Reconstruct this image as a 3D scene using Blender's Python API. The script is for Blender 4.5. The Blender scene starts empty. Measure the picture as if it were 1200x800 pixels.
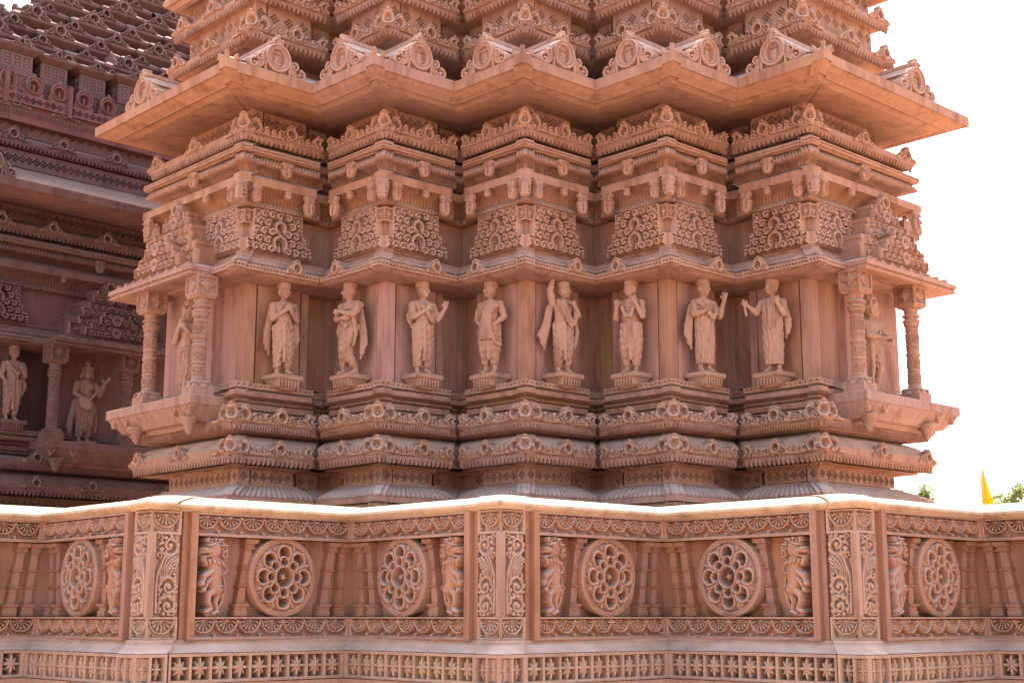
import bpy, math, random, time
import numpy as np
T_START = time.time()
R = math.radians
rnd = random.Random(7)
SC = bpy.context.scene
COL = SC.collection

# ------------------------------------------------------------------ camera, sky, sun, exposure
CAM_H = 1.6
FPX = 1620.0                                  # focal length in photo pixels (1200 wide)
PITCH = 11.14
cam_d = bpy.data.cameras.new('camera'); cam = bpy.data.objects.new('camera', cam_d); COL.objects.link(cam)
cam.location = (0, 0, CAM_H); cam.rotation_euler = (R(90 + PITCH), 0, 0)
cam_d.sensor_width = 36; cam_d.lens = FPX / 1200 * 36; cam_d.clip_end = 3000; cam_d.clip_start = .05
SC.camera = cam
SUN_AZ, SUN_EL = 9.0, 57.5                   # azimuth to the right of the view direction (+y), elevation
w = bpy.data.worlds.new('World'); SC.world = w; w.use_nodes = True
nt = w.node_tree; nt.nodes.clear()
sky = nt.nodes.new('ShaderNodeTexSky'); sky.sky_type = 'NISHITA'; sky.sun_disc = False
sky.sun_elevation = R(SUN_EL); sky.sun_rotation = R(SUN_AZ)
sky.dust_density = 3.0; sky.air_density = 1.0; sky.ozone_density = 1.0
bg = nt.nodes.new('ShaderNodeBackground'); bg.inputs['Strength'].default_value = .15
wo = nt.nodes.new('ShaderNodeOutputWorld')
nt.links.new(sky.outputs[0], bg.inputs[0]); nt.links.new(bg.outputs[0], wo.inputs[0])
sun_d = bpy.data.lights.new('sun', 'SUN'); sun_d.energy = 2.0; sun_d.angle = R(.5); sun_d.color = (1, .93, .82)
sun = bpy.data.objects.new('sun', sun_d); COL.objects.link(sun)
sun.rotation_euler = (R(90 - SUN_EL), 0, R(180 - SUN_AZ)); sun.location = (10, 10, 20)
SC.view_settings.view_transform = 'Standard'; SC.view_settings.look = 'None'
SC.view_settings.exposure = 2.3; SC.view_settings.gamma = 1
SC.cycles.diffuse_bounces = 2; SC.cycles.max_bounces = 8

# ------------------------------------------------------------------ materials
def new_mat(name):
    m = bpy.data.materials.new(name); m.use_nodes = True
    n = m.node_tree.nodes; b = n['Principled BSDF']
    return m, n, m.node_tree.links, b
AL = .96
CARV = {}
def stone(name, *a, **k):
    m = stone_(name, *a, **k); CARV[name] = stone_(name + '_carved', *a, edge_highlight=True, **k); return m
def stone_(name, c1, c2, c3, scale=1.0, dust=.75, bump=.10, rough=.85, strata=True, rndmix=.6, edge_highlight=False):
    c1, c2, c3 = [(c[0] * AL, c[1] * AL * .90, c[2] * AL * .74) for c in (c1, c2, c3)]
    m, n, l, b = new_mat(name)
    tc = n.new('ShaderNodeTexCoord'); oi = n.new('ShaderNodeObjectInfo')
    mul = n.new('ShaderNodeVectorMath'); mul.operation = 'MULTIPLY_ADD'
    cmb = n.new('ShaderNodeCombineXYZ')
    for i in range(3): l.new(oi.outputs['Random'], cmb.inputs[i])
    l.new(cmb.outputs[0], mul.inputs[0]); mul.inputs[1].default_value = (37, 53, 71); l.new(tc.outputs['Object'], mul.inputs[2])
    mp = n.new('ShaderNodeMapping'); l.new(mul.outputs[0], mp.inputs[0])
    mp.inputs['Scale'].default_value = (scale, scale, scale * .55)
    n1 = n.new('ShaderNodeTexNoise'); n1.inputs['Scale'].default_value = 1.6; n1.inputs['Detail'].default_value = 5; n1.inputs['Roughness'].default_value = .6
    l.new(mp.outputs[0], n1.inputs[0])
    r1 = n.new('ShaderNodeValToRGB'); l.new(n1.outputs[0], r1.inputs[0])
    e = r1.color_ramp.elements; e[0].position = .32; e[0].color = (*c1, 1); e[1].position = .68; e[1].color = (*c2, 1)
    # blocks differ in hue from one to the next
    mx = n.new('ShaderNodeMix'); mx.data_type = 'RGBA'
    sm = n.new('ShaderNodeMath'); sm.operation = 'MULTIPLY'; l.new(oi.outputs['Random'], sm.inputs[0]); sm.inputs[1].default_value = rndmix
    l.new(sm.outputs[0], mx.inputs[0]); l.new(r1.outputs[0], mx.inputs[6]); mx.inputs[7].default_value = (*c3, 1)
    last = mx.outputs[2]
    # fine grain
    n2 = n.new('ShaderNodeTexNoise'); n2.inputs['Scale'].default_value = 95; n2.inputs['Detail'].default_value = 3
    l.new(mul.outputs[0], n2.inputs[0])
    g = n.new('ShaderNodeMix'); g.data_type = 'RGBA'; g.blend_type = 'MULTIPLY'; g.inputs[0].default_value = .25
    rg = n.new('ShaderNodeValToRGB'); rg.color_ramp.elements[0].position = .3; rg.color_ramp.elements[0].color = (.62, .58, .55, 1)
    rg.color_ramp.elements[1].position = .62; rg.color_ramp.elements[1].color = (1, 1, 1, 1)
    l.new(n2.outputs[0], rg.inputs[0]); l.new(last, g.inputs[6]); l.new(rg.outputs[0], g.inputs[7]); last = g.outputs[2]
    if strata:                                      # bedding of the sandstone: soft streaks
        mp2 = n.new('ShaderNodeMapping'); l.new(mul.outputs[0], mp2.inputs[0]); mp2.inputs['Scale'].default_value = (9, 9, .7)
        n3 = n.new('ShaderNodeTexNoise'); n3.inputs['Scale'].default_value = 2.0; n3.inputs['Detail'].default_value = 4
        l.new(mp2.outputs[0], n3.inputs[0])
        rs = n.new('ShaderNodeValToRGB'); rs.color_ramp.elements[0].position = .35; rs.color_ramp.elements[0].color = (.80, .74, .74, 1)
        rs.color_ramp.elements[1].position = .62; rs.color_ramp.elements[1].color = (1.0, 1.0, 1.0, 1)
        g2 = n.new('ShaderNodeMix'); g2.data_type = 'RGBA'; g2.blend_type = 'MULTIPLY'; g2.inputs[0].default_value = .6
        l.new(n3.outputs[0], rs.inputs[0]); l.new(last, g2.inputs[6]); l.new(rs.outputs[0], g2.inputs[7]); last = g2.outputs[2]
    # rain streaks and dark weathering
    mp3 = n.new('ShaderNodeMapping'); l.new(mul.outputs[0], mp3.inputs[0]); mp3.inputs['Scale'].default_value = (3.2, 3.2, .8)
    n5 = n.new('ShaderNodeTexNoise'); n5.inputs['Scale'].default_value = 1.7; n5.inputs['Detail'].default_value = 7; n5.inputs['Roughness'].default_value = .7
    l.new(mp3.outputs[0], n5.inputs[0]); r5 = n.new('ShaderNodeValToRGB'); l.new(n5.outputs[0], r5.inputs[0])
    q5 = r5.color_ramp.elements; q5[0].position = .36; q5[0].color = (.60, .50, .46, 1); q5[1].position = .50; q5[1].color = (1, 1, 1, 1)
    e5 = q5.new(.70); e5.color = (1, 1, 1, 1); e6 = q5.new(.80); e6.color = (1.22, 1.28, 1.36, 1)
    g5 = n.new('ShaderNodeMix'); g5.data_type = 'RGBA'; g5.blend_type = 'MULTIPLY'; g5.inputs[0].default_value = .75
    l.new(last, g5.inputs[6]); l.new(r5.outputs[0], g5.inputs[7]); last = g5.outputs[2]
    # stone dust on the upward faces, made stronger to paint in skylight on ledges
    ge = n.new('ShaderNodeNewGeometry'); sx = n.new('ShaderNodeSeparateXYZ'); l.new(ge.outputs['Normal'], sx.inputs[0])
    mr = n.new('ShaderNodeMapRange'); l.new(sx.outputs[2], mr.inputs[0]); mr.inputs[1].default_value = .35; mr.inputs[2].default_value = .95
    n4 = n.new('ShaderNodeTexNoise'); n4.inputs['Scale'].default_value = 7; n4.inputs['Detail'].default_value = 4; l.new(mul.outputs[0], n4.inputs[0])
    mm = n.new('ShaderNodeMath'); mm.operation = 'MULTIPLY'; l.new(mr.outputs[0], mm.inputs[0]); l.new(n4.outputs[0], mm.inputs[1])
    mm2 = n.new('ShaderNodeMath'); mm2.operation = 'MULTIPLY'; l.new(mm.outputs[0], mm2.inputs[0]); mm2.inputs[1].default_value = dust * 2
    d = n.new('ShaderNodeMix'); d.data_type = 'RGBA'; l.new(mm2.outputs[0], d.inputs[0]); l.new(last, d.inputs[6]); d.inputs[7].default_value = (.64, .44, .32, 1)
    fin = d.outputs[2]
    if edge_highlight:                                        # arrises of the carving painted pale, as highlights for contrast
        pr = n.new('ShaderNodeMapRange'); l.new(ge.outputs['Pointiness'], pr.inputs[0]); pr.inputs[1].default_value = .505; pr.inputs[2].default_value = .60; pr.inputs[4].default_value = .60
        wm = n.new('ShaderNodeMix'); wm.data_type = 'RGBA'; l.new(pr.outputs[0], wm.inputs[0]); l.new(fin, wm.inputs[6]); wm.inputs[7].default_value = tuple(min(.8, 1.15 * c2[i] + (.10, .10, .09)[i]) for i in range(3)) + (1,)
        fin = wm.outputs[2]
    l.new(fin, b.inputs['Base Color'])
    b.inputs['Roughness'].default_value = rough
    b.inputs['Specular IOR Level'].default_value = .25
    bp = n.new('ShaderNodeBump'); bp.inputs['Strength'].default_value = bump; bp.inputs['Distance'].default_value = .004
    l.new(n2.outputs[0], bp.inputs['Height']); l.new(bp.outputs[0], b.inputs['Normal'])
    return m
M = {}
M['stone'] = stone('pink_sandstone', (.40, .19, .12), (.50, .265, .17), (.43, .255, .215), rndmix=.9)
M['shaft'] = stone('veined_sandstone', (.36, .155, .105), (.50, .27, .155), (.50, .28, .24), scale=1.3, rndmix=1.0)
M['figure'] = stone('carved_figure_sandstone', (.44, .245, .175), (.50, .295, .21), (.44, .23, .17), strata=False, dust=.3, bump=.04)
M['wall'] = stone('red_sandstone', (.38, .17, .10), (.48, .25, .155), (.40, .22, .18), rndmix=.9)
M['wallpale'] = stone('pale_wall_sandstone', (.42, .24, .16), (.50, .31, .22), (.43, .26, .22))
M['old'] = stone('shaded_sandstone', (.135, .070, .062), (.19, .10, .085), (.16, .085, .085), dust=.15)  # stones of the rear temple, its shade darkened into the colour
M['shaded_red'] = stone('shaded_red_sandstone', (.16, .062, .055), (.20, .08, .07), (.19, .075, .075), dust=.1)
M['shaded_fig'] = stone('shaded_figure_sandstone', (.24, .14, .115), (.30, .175, .145), (.25, .15, .14), strata=False, dust=.15, bump=.04)
M['coping'] = stone('coping_sandstone', (.60, .40, .26), (.68, .48, .32), (.62, .44, .34), dust=.3)
M['ground'] = stone('pale_paving', (.055, .05, .042), (.075, .068, .055), (.065, .06, .05), scale=.5, strata=False)
M['terrace'] = stone('terrace_paving', (.06, .045, .035), (.075, .058, .042), (.065, .05, .04), scale=.5, strata=False)
def plain(name, col, rough=.6, trans=0):
    m, n, l, b = new_mat(name)
    no = n.new('ShaderNodeTexNoise'); no.inputs['Scale'].default_value = 8; no.inputs['Detail'].default_value = 4
    tc = n.new('ShaderNodeTexCoord'); l.new(tc.outputs['Object'], no.inputs[0])
    r = n.new('ShaderNodeValToRGB'); l.new(no.outputs[0], r.inputs[0])
    r.color_ramp.elements[0].color = (*[c * .75 for c in col], 1); r.color_ramp.elements[1].color = (*[min(1, c * 1.2) for c in col], 1)
    l.new(r.outputs[0], b.inputs['Base Color']); b.inputs['Roughness'].default_value = rough
    if trans:
        t = n.new('ShaderNodeBsdfTranslucent'); l.new(r.outputs[0], t.inputs[0]); ms = n.new('ShaderNodeMixShader'); ms.inputs[0].default_value = trans
        l.new(b.outputs[0], ms.inputs[1]); l.new(t.outputs[0], ms.inputs[2]); l.new(ms.outputs[0], n['Material Output'].inputs[0])
    return m
M['flag'] = plain('yellow_cloth', (.85, .27, .003), .7, .5)
M['leaf'] = plain('leaf_green', (.24, .27, .06), .5, .4)
M['bark'] = plain('bark', (.12, .08, .05), .9)
M['pole'] = plain('pole_metal', (.35, .30, .25), .5)

# ------------------------------------------------------------------ mesh and object helpers
class MB:
    def __init__(s): s.v = []; s.f = []; s.sm = []
    def add(s, vs, fs, smooth=False):
        o = len(s.v); s.v.extend(map(tuple, vs)); s.f.extend([tuple(i + o for i in f) for f in fs]); s.sm.extend([smooth] * len(fs))
    def box(s, x0, x1, y0, y1, z0, z1):
        s.add([(x0, y0, z0), (x1, y0, z0), (x1, y1, z0), (x0, y1, z0), (x0, y0, z1), (x1, y0, z1), (x1, y1, z1), (x0, y1, z1)],
              [(0, 3, 2, 1), (4, 5, 6, 7), (0, 1, 5, 4), (1, 2, 6, 5), (2, 3, 7, 6), (3, 0, 4, 7)])
    def prism(s, poly, y0, y1):                       # polygon in (x,z), extruded from y0 (front) to y1
        n = len(poly)
        s.add([(x, y0, z) for x, z in poly] + [(x, y1, z) for x, z in poly],
              [tuple(range(n)), tuple(range(2 * n - 1, n - 1, -1))] + [(i, i + n, (i + 1) % n + n, (i + 1) % n) for i in range(n)])
    def lathe(s, prof, seg=24, cx=0, cy=0, smooth=True, sy=1):
        vs = []; fs = []
        for r, z in prof:
            for k in range(seg):
                a = 2 * math.pi * k / seg; vs.append((cx + r * math.cos(a), cy + sy * r * math.sin(a), z))
        for i in range(len(prof) - 1):
            for k in range(seg):
                k2 = (k + 1) % seg; fs.append((i * seg + k, i * seg + k2, (i + 1) * seg + k2, (i + 1) * seg + k))
        fs.append(tuple(range(seg - 1, -1, -1))); fs.append(tuple((len(prof) - 1) * seg + k for k in range(seg)))
        s.add(vs, fs, smooth)
    def sq(s, prof, cx=0, cy=0):                      # square lathe: half widths (hx,hy),z
        vs = []; fs = []
        for hx, hy, z in prof: vs += [(cx - hx, cy - hy, z), (cx + hx, cy - hy, z), (cx + hx, cy + hy, z), (cx - hx, cy + hy, z)]
        for i in range(len(prof) - 1):
            for k in range(4): fs.append((i * 4 + k, i * 4 + (k + 1) % 4, i * 4 + 4 + (k + 1) % 4, i * 4 + 4 + k))
        fs.append((3, 2, 1, 0)); m = (len(prof) - 1) * 4; fs.append((m, m + 1, m + 2, m + 3))
        s.add(vs, fs)
    def merge(s, me_v, me_f, smooth=False): s.add(me_v, me_f, smooth)
    def mesh(s, name, mat):
        me = bpy.data.meshes.new(name); me.from_pydata(s.v, [], s.f); me.materials.append(mat)
        me.polygons.foreach_set('use_smooth', s.sm); me.update(); return me
def mesh_np(name, V, F, mat, smooth=False):
    me = bpy.data.meshes.new(name)
    me.vertices.add(len(V)); me.vertices.foreach_set('co', np.asarray(V, np.float32).ravel())
    F = np.asarray(F, np.int32); nf, k = F.shape
    me.loops.add(nf * k); me.loops.foreach_set('vertex_index', F.ravel())
    me.polygons.add(nf); me.polygons.foreach_set('loop_start', np.arange(nf, dtype=np.int32) * k)
    me.polygons.foreach_set('use_smooth', np.full(nf, smooth)); me.materials.append(mat)
    me.update(calc_edges=True); me.validate(); return me
def ob(name, me, parent=None, loc=(0, 0, 0), rz=0, sx=1, **props):
    o = bpy.data.objects.new(name, me); COL.objects.link(o); o.location = loc; o.rotation_euler = (0, 0, rz); o.scale = (sx, 1, 1)
    if parent is not None: o.parent = parent
    for k, v in props.items(): o[k] = v
    return o
def thing(name, label, cat, loc=(0, 0, 0), rz=0, group=None, me=None):
    o = ob(name, me, None, loc, rz, label=label, category=cat)
    if group: o['group'] = group
    return o

# ------------------------------------------------------------------ stepped plan of the tower, swept profiles
S = 1.30; Y0 = 12.42; EB = .022; XA = .083; R2 = math.sqrt(2)
sP, cP = math.sin(R(PITCH)), math.cos(R(PITCH))
def Hpix(py, Y):
    yc = (400 - py) / FPX
    return CAM_H + Y * (sP + yc * cP) / (cP - yc * sP)
def Z(py, o): return Hpix(py, Y0 - R2 * (o + EB))
def half(o, hw, r, L=None, S_=S, xa=XA, e=EB):
    p = [(xa, xa - R2 * (o + e)), (xa - e / R2, xa - e / R2 + e * R2 - R2 * o)]
    if L is None:
        hw = min(hw, S_ / 2)
        p += [(hw, hw - R2 * o), (hw - r / R2, hw - R2 * o + r / R2), (S_ / 2, S_ / 2 - R2 * (o - r))]
    else:
        t = L + o; fx, fy = (t + o) / R2, (t - o) / R2
        p += [(fx, fy), (fx - 1.2 / R2, fy + 1.2 / R2), (fx - 2.6 / R2, fy + 1.6 / R2)]
    return p
def plan(o, hw, r, Ll=None, Lr=None, **k):
    e = k.get('e', EB)
    rt = half(o, hw, r, Lr, **k); lf = [(-x, y) for x, y in half(o, hw, r, Ll, **k)]
    return lf[::-1] + [(0, -R2 * (o + e))] + rt
def sweep(mb, prof, hw, r, Ll=None, Lr=None, rib=None, smooth=False, **k):
    """prof: list of (o, z[, ribweight]); hw number or function of row index"""
    rows = []
    for i, pr in enumerate(prof):
        h = hw(i) if callable(hw) else hw
        P = plan(pr[0], h, r, Ll, Lr, **k)
        if rib:
            amp, per = rib; wgt = pr[2] if len(pr) > 2 else 0
            ref = plan(0.15, h if not callable(hw) else hw(0), r, Ll, Lr, **k)
            Q = []
            for j in range(len(P) - 1):
                p, q = np.array(P[j]), np.array(P[j + 1]); d = q - p; ln = np.linalg.norm(d)
                lr_ = math.dist(ref[j], ref[j + 1])
                if lr_ > .1 and ln > 1e-4 and not ((Lr and j >= len(P) - 3) or (Ll and j <= 1)):
                    nrib = max(1, round(lr_ / per)); m = nrib * 5; nn = np.array((d[1], -d[0])) / ln
                    for a in range(m):
                        t = a / m; ph = (a % 5) / 5
                        Q.append(tuple(p + d * t + nn * amp * wgt * (math.sin(math.pi * ph) ** .6 - .5) * (1 if 0 < a < m else 0)))
                else: Q.append(tuple(p))
            Q.append(P[-1]); P = Q
        rows.append([(x, y, pr[1]) for x, y in P])
    n = len(rows[0]); vs = [p for r_ in rows for p in r_]; fs = []
    for i in range(len(rows) - 1):
        for j in range(n - 1):
            a, b, c, d = i * n + j, i * n + j + 1, (i + 1) * n + j + 1, (i + 1) * n + j
            if math.dist(vs[a], vs[b]) < 1e-5 and math.dist(vs[c], vs[d]) < 1e-5: continue
            fs.append((a, b, c, d))
    mb.add(vs, fs, smooth)

# ------------------------------------------------------------------ relief carving: 2-D distance fields turned into carved meshes
class Relief:
    def __init__(s, x0, x1, z0, z1, cell):
        nx = max(2, int(round((x1 - x0) / cell)) + 1); nz = max(2, int(round((z1 - z0) / cell)) + 1)
        s.X, s.Zz = np.meshgrid(np.linspace(x0, x1, nx), np.linspace(z0, z1, nz), indexing='ij')
        s.c = cell; s.S = np.full(s.X.shape, 9.0); s.H = np.zeros(s.X.shape)
    def rect(s, x0, x1, z0, z1):
        return np.maximum(np.maximum(x0 - s.X, s.X - x1), np.maximum(z0 - s.Zz, s.Zz - z1))
    def disc(s, cx, cz, r, ex=1.0): return np.hypot((s.X - cx) / ex, s.Zz - cz) - r
    def ringd(s, cx, cz, r, w_, ex=1.0): return np.abs(s.disc(cx, cz, r, ex)) - w_
    def line(s, pts, w0, w1=None):
        w1 = w0 if w1 is None else w1; d = np.full(s.X.shape, 9.0); n = len(pts) - 1
        for i in range(n):
            ax, az = pts[i]; bx, bz = pts[i + 1]; dx, dz = bx - ax, bz - az; L2 = dx * dx + dz * dz + 1e-12
            t = np.clip(((s.X - ax) * dx + (s.Zz - az) * dz) / L2, 0, 1)
            ra = w0 + (w1 - w0) * (i + t) / n
            d = np.minimum(d, np.hypot(s.X - ax - t * dx, s.Zz - az - t * dz) - ra)
        return d
    def up(s, d, h, bev=.008, base=0.0, outline=True):
        if outline: s.S = np.minimum(s.S, d)
        q = np.clip(-d / bev, 0, 1); el = base + h * np.sqrt(q * (2 - q)); s.H = np.where(d < 0, np.maximum(s.H, el), s.H)
    def cut(s, d, to, soft=.3):
        q = np.clip(-d / (s.c * soft + 1e-6), 0, 1); s.H = np.where(d < 0, s.H * (1 - q) + np.minimum(s.H, to) * q, s.H)
    def plate(s, x0, x1, z0, z1, h=0.0):
        d = s.rect(x0, x1, z0, z1); s.S = np.minimum(s.S, d); s.H = np.where(d < 0, np.maximum(s.H, h), s.H)
    def hole(s, d): s.S = np.maximum(s.S, -d)
    def arrays(s, thick=.02, y=0.0):
        S_ = s.S; c = s.c; gx, gz = np.gradient(S_, c, c); g = np.hypot(gx, gz) + 1e-6
        near = np.abs(S_) < .55 * c
        ok = near & (g > .6); st = np.clip(S_ / g, -.6 * c, .6 * c) * .95
        X = np.where(ok, s.X - st * gx / g, s.X); Zv = np.where(ok, s.Zz - st * gz / g, s.Zz)
        keep = S_ < .55 * c
        nx, nz = S_.shape; idx = np.arange(nx * nz).reshape(nx, nz)
        fk = keep[:-1, :-1] & keep[1:, :-1] & keep[1:, 1:] & keep[:-1, 1:]
        F = np.stack([idx[:-1, :-1][fk], idx[1:, :-1][fk], idx[1:, 1:][fk], idx[:-1, 1:][fk]], 1)
        if abs(s.X.min()) < 1e-9: X = X.copy(); X[0, :] = -s.H[0, :]        # mitred at the corner
        V = np.stack([X.ravel(), y - s.H.ravel(), Zv.ravel()], 1)
        x0v = np.zeros(s.X.shape, bool); x0v[0, :] = abs(s.X.min()) < 1e-9; x0v = x0v.ravel()
        if len(F) == 0: return V[:0], F
        E = np.concatenate([F[:, [0, 1]], F[:, [1, 2]], F[:, [2, 3]], F[:, [3, 0]]]); key = np.sort(E, 1)
        code = key[:, 0].astype(np.int64) * (nx * nz) + key[:, 1]
        u, first, cnt = np.unique(code, return_index=True, return_counts=True); B = E[first[cnt == 1]]
        if abs(s.X.min()) < 1e-9: B = B[~(x0v[B[:, 0]] & x0v[B[:, 1]])]
        bv = np.unique(B); mp = np.full(nx * nz, -1); mp[bv] = np.arange(len(bv)) + nx * nz
        V2 = V[bv].copy(); V2[:, 1] = y + thick
        Fs = np.stack([B[:, 1], B[:, 0], mp[B[:, 0]], mp[B[:, 1]]], 1)
        V = np.concatenate([V, V2]); F = np.concatenate([F, Fs])
        used = np.unique(F); re = np.full(len(V), -1); re[used] = np.arange(len(used))
        return V[used], re[F]
    def mesh(s, name, mat, thick=.02, y=0.0, smooth=False):
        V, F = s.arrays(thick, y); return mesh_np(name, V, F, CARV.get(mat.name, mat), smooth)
def spiral(cx, cz, r0, r1, a0, a1, n=16):
    return [(cx + (r0 + (r1 - r0) * i / n) * math.cos(a0 + (a1 - a0) * i / n), cz + (r0 + (r1 - r0) * i / n) * math.sin(a0 + (a1 - a0) * i / n)) for i in range(n + 1)]
def arc(cx, cz, r, a0, a1, n=10, ex=1): return [(cx + ex * r * math.cos(R(a0 + (a1 - a0) * i / n)), cz + r * math.sin(R(a0 + (a1 - a0) * i / n))) for i in range(n + 1)]
def mir(pts, cx): return [(2 * cx - x, z) for x, z in pts]

def kudu(rl, cx, z0, h, w_, side=0, th=.026):
    """horseshoe arch with a figure, finial and pierced side scrolls; side -1/+1 draws only that half"""
    r = h * .36; cz = z0 + h * .42; D = -.045
    sd = lambda d: d if side == 0 else np.maximum(d, (cx - rl.X) * side - .001)
    for q in (-1, 1):
        if side and q != side: continue
        rl.up(sd(rl.line([(cx + q * w_ * .46, z0 + h * .10), (cx + q * w_ * .30, z0 + h * .26), (cx + q * r * .6, z0 + h * .46)], h * .10, h * .24)), .004, .004)
    rl.up(sd(rl.disc(cx, cz, r)), .006, .004)
    rl.up(sd(rl.line([(cx, z0 + h * .70), (cx, z0 + h * .90)], h * .13, h * .07)), .010, .006)
    for q in (-1, 1):
        if side and q != side: continue
        rl.cut(rl.line([(cx + q * (r + h * .05), z0 + h * .02), (cx + q * (r + h * .02), z0 + h * .20)], h * .05, h * .02), D, 1)
        rl.cut(rl.line([(cx + q * w_ * .27, z0 + h * .30), (cx + q * w_ * .22, z0 + h * .50)], h * .045, h * .02), D, 1)
        rl.cut(rl.disc(cx + q * w_ * .36, z0 + h * .22, h * .14), D * .7, 1)
        rl.up(rl.line(spiral(cx + q * w_ * .36, z0 + h * .20, h * .16, h * .03, R(90 - 90 * q), R(90 - 90 * q - q * 430)), h * .045, h * .035), th * .8, .006, outline=False)
        rl.up(rl.disc(cx + q * w_ * .47, z0 + h * .12, h * .10), th * .7, .010)
        rl.up(sd(rl.line(spiral(cx + q * h * .11, z0 + h * .80, h * .09, h * .02, R(90), R(90 - q * 330)), h * .04)), th, .006)
    rl.up(sd(rl.ringd(cx, cz, r * .86, h * .060)), th, .006)
    rl.up(sd(rl.disc(cx, z0 + h * .94, h * .065)), th, .010)
    rl.cut(rl.disc(cx, cz, r * .70, .85), D * 1.5, 1)
    rl.up(rl.disc(cx, cz - r * .28, r * .30), .050, .014, base=D, outline=False)
    rl.up(rl.disc(cx, cz + r * .16, r * .17), .050, .012, base=D, outline=False)
def leaf_run(rl, x0, x1, h, D=-.045):
    """low run of pierced leaf scrolls between two arches"""
    n = max(1, round((x1 - x0) / (h * .42))); p = (x1 - x0) / n
    for i in range(n):
        c = x0 + (i + .5) * p; hh = h * (.50 if i % 2 == 0 else .40)
        rl.up(rl.line([(c, h * .1), (c, hh - p * .3)], p * .48, p * .36), .010, .006)
        rl.cut(rl.disc(c, hh * .62, p * .26), D, 1); rl.cut(rl.line([(c - p * .42, h * .10), (c - p * .36, hh * .45)], p * .10, p * .05), D, 1)
        rl.up(rl.line(spiral(c, hh * .66, p * .34, p * .08, 1.2, 6.8), p * .11), .022, .006, outline=False)
def crest_std(h, Wt, mat, cell=.0068, dens=1.0):
    """carved crest for a standard pier face: t runs from the corner block to the face's outer end"""
    t0 = XA * R2 + .0; rl = Relief(t0 - .0, Wt, 0, h * 1.02, cell)
    rl.plate(t0, Wt, 0, h * .20, .006); c = (t0 + Wt) / 2 + .02
    leaf_run(rl, t0 + h * .55, c - h * .45, h); leaf_run(rl, c + h * .45, Wt - h * .35, h)
    kudu(rl, t0 + .012, 0, h * .95, h * 1.3, side=1)
    kudu(rl, c, 0, h * 1.0, h * 1.7)
    kudu(rl, Wt - .055, 0, h * .80, h * 1.0)
    kudu(rl, Wt - .005, 0, h * .74, h * .7, side=-1)
    return rl.mesh('crest', mat, .05)
def crest_block(h, mat, cell=.007):
    rl = Relief(0, XA * R2 + .004, 0, h * 1.04, cell); rl.plate(0, XA * R2, 0, h * .16, .006)
    kudu(rl, 0.0, 0, h * 1.02, h * 1.5, side=1)
    return rl.mesh('corner_crest', mat, .05)
def crest_one(h, mat, wf=2.1, cell=.0075):
    rl = Relief(-h * wf * .62, h * wf * .62, 0, h * 1.02, cell); kudu(rl, 0, 0, h, h * wf); return rl.mesh('kudu', mat, .04)
def teeth(mb, t0, t1, ztop, hgt, per, o_th=.03, y=0.0):
    n = max(1, round((t1 - t0) / per)); p = (t1 - t0) / n
    for i in range(n):
        a = t0 + i * p; b = a + p; c = (a + b) / 2
        poly = [(a + .001, ztop), (b - .001, ztop), (b - .001, ztop - hgt * .28), (c + p * .12, ztop - hgt * .86), (c, ztop - hgt), (c - p * .12, ztop - hgt * .86), (a + .001, ztop - hgt * .28)]
        mb.prism(poly, y, y + o_th)
        mb.prism([(c - p * .22, ztop - hgt * .08), (c + p * .22, ztop - hgt * .08), (c, ztop - hgt * .62)], y - .006, y)
def lattice_band(t0, t1, h, mat, per, cell=.0055, deep=.04):
    rl = Relief(t0, t1, 0, h, cell); rl.plate(t0, t1, 0, h, .0)
    n = max(1, int((t1 - t0) / per)); p = (t1 - t0) / n
    u = min(h * .13, .020)
    for i in range(n):
        cx = t0 + (i + .5) * p
        for a in (-1, 0, 1):
            for b in (-1, 0, 1):
                x = cx + (a - b) * u; z = h * .5 + (a + b) * u
                rl.cut(np.abs(rl.X - x) + np.abs(rl.Zz - z) - u * .82, -deep, soft=.8)
    return rl.mesh('lattice', mat, .01)

def put(name, me, parent, side, o, z, off=0.0, t=0.0, **props):
    """place a face piece: its x runs along the pier face from the pier's corner line outwards"""
    rz = R(45) * side
    x, y = t / R2 * side, t / R2 - R2 * o
    return ob(name, me, parent, (x, y, z), rz, 1 if side > 0 else -1, **props)
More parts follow.
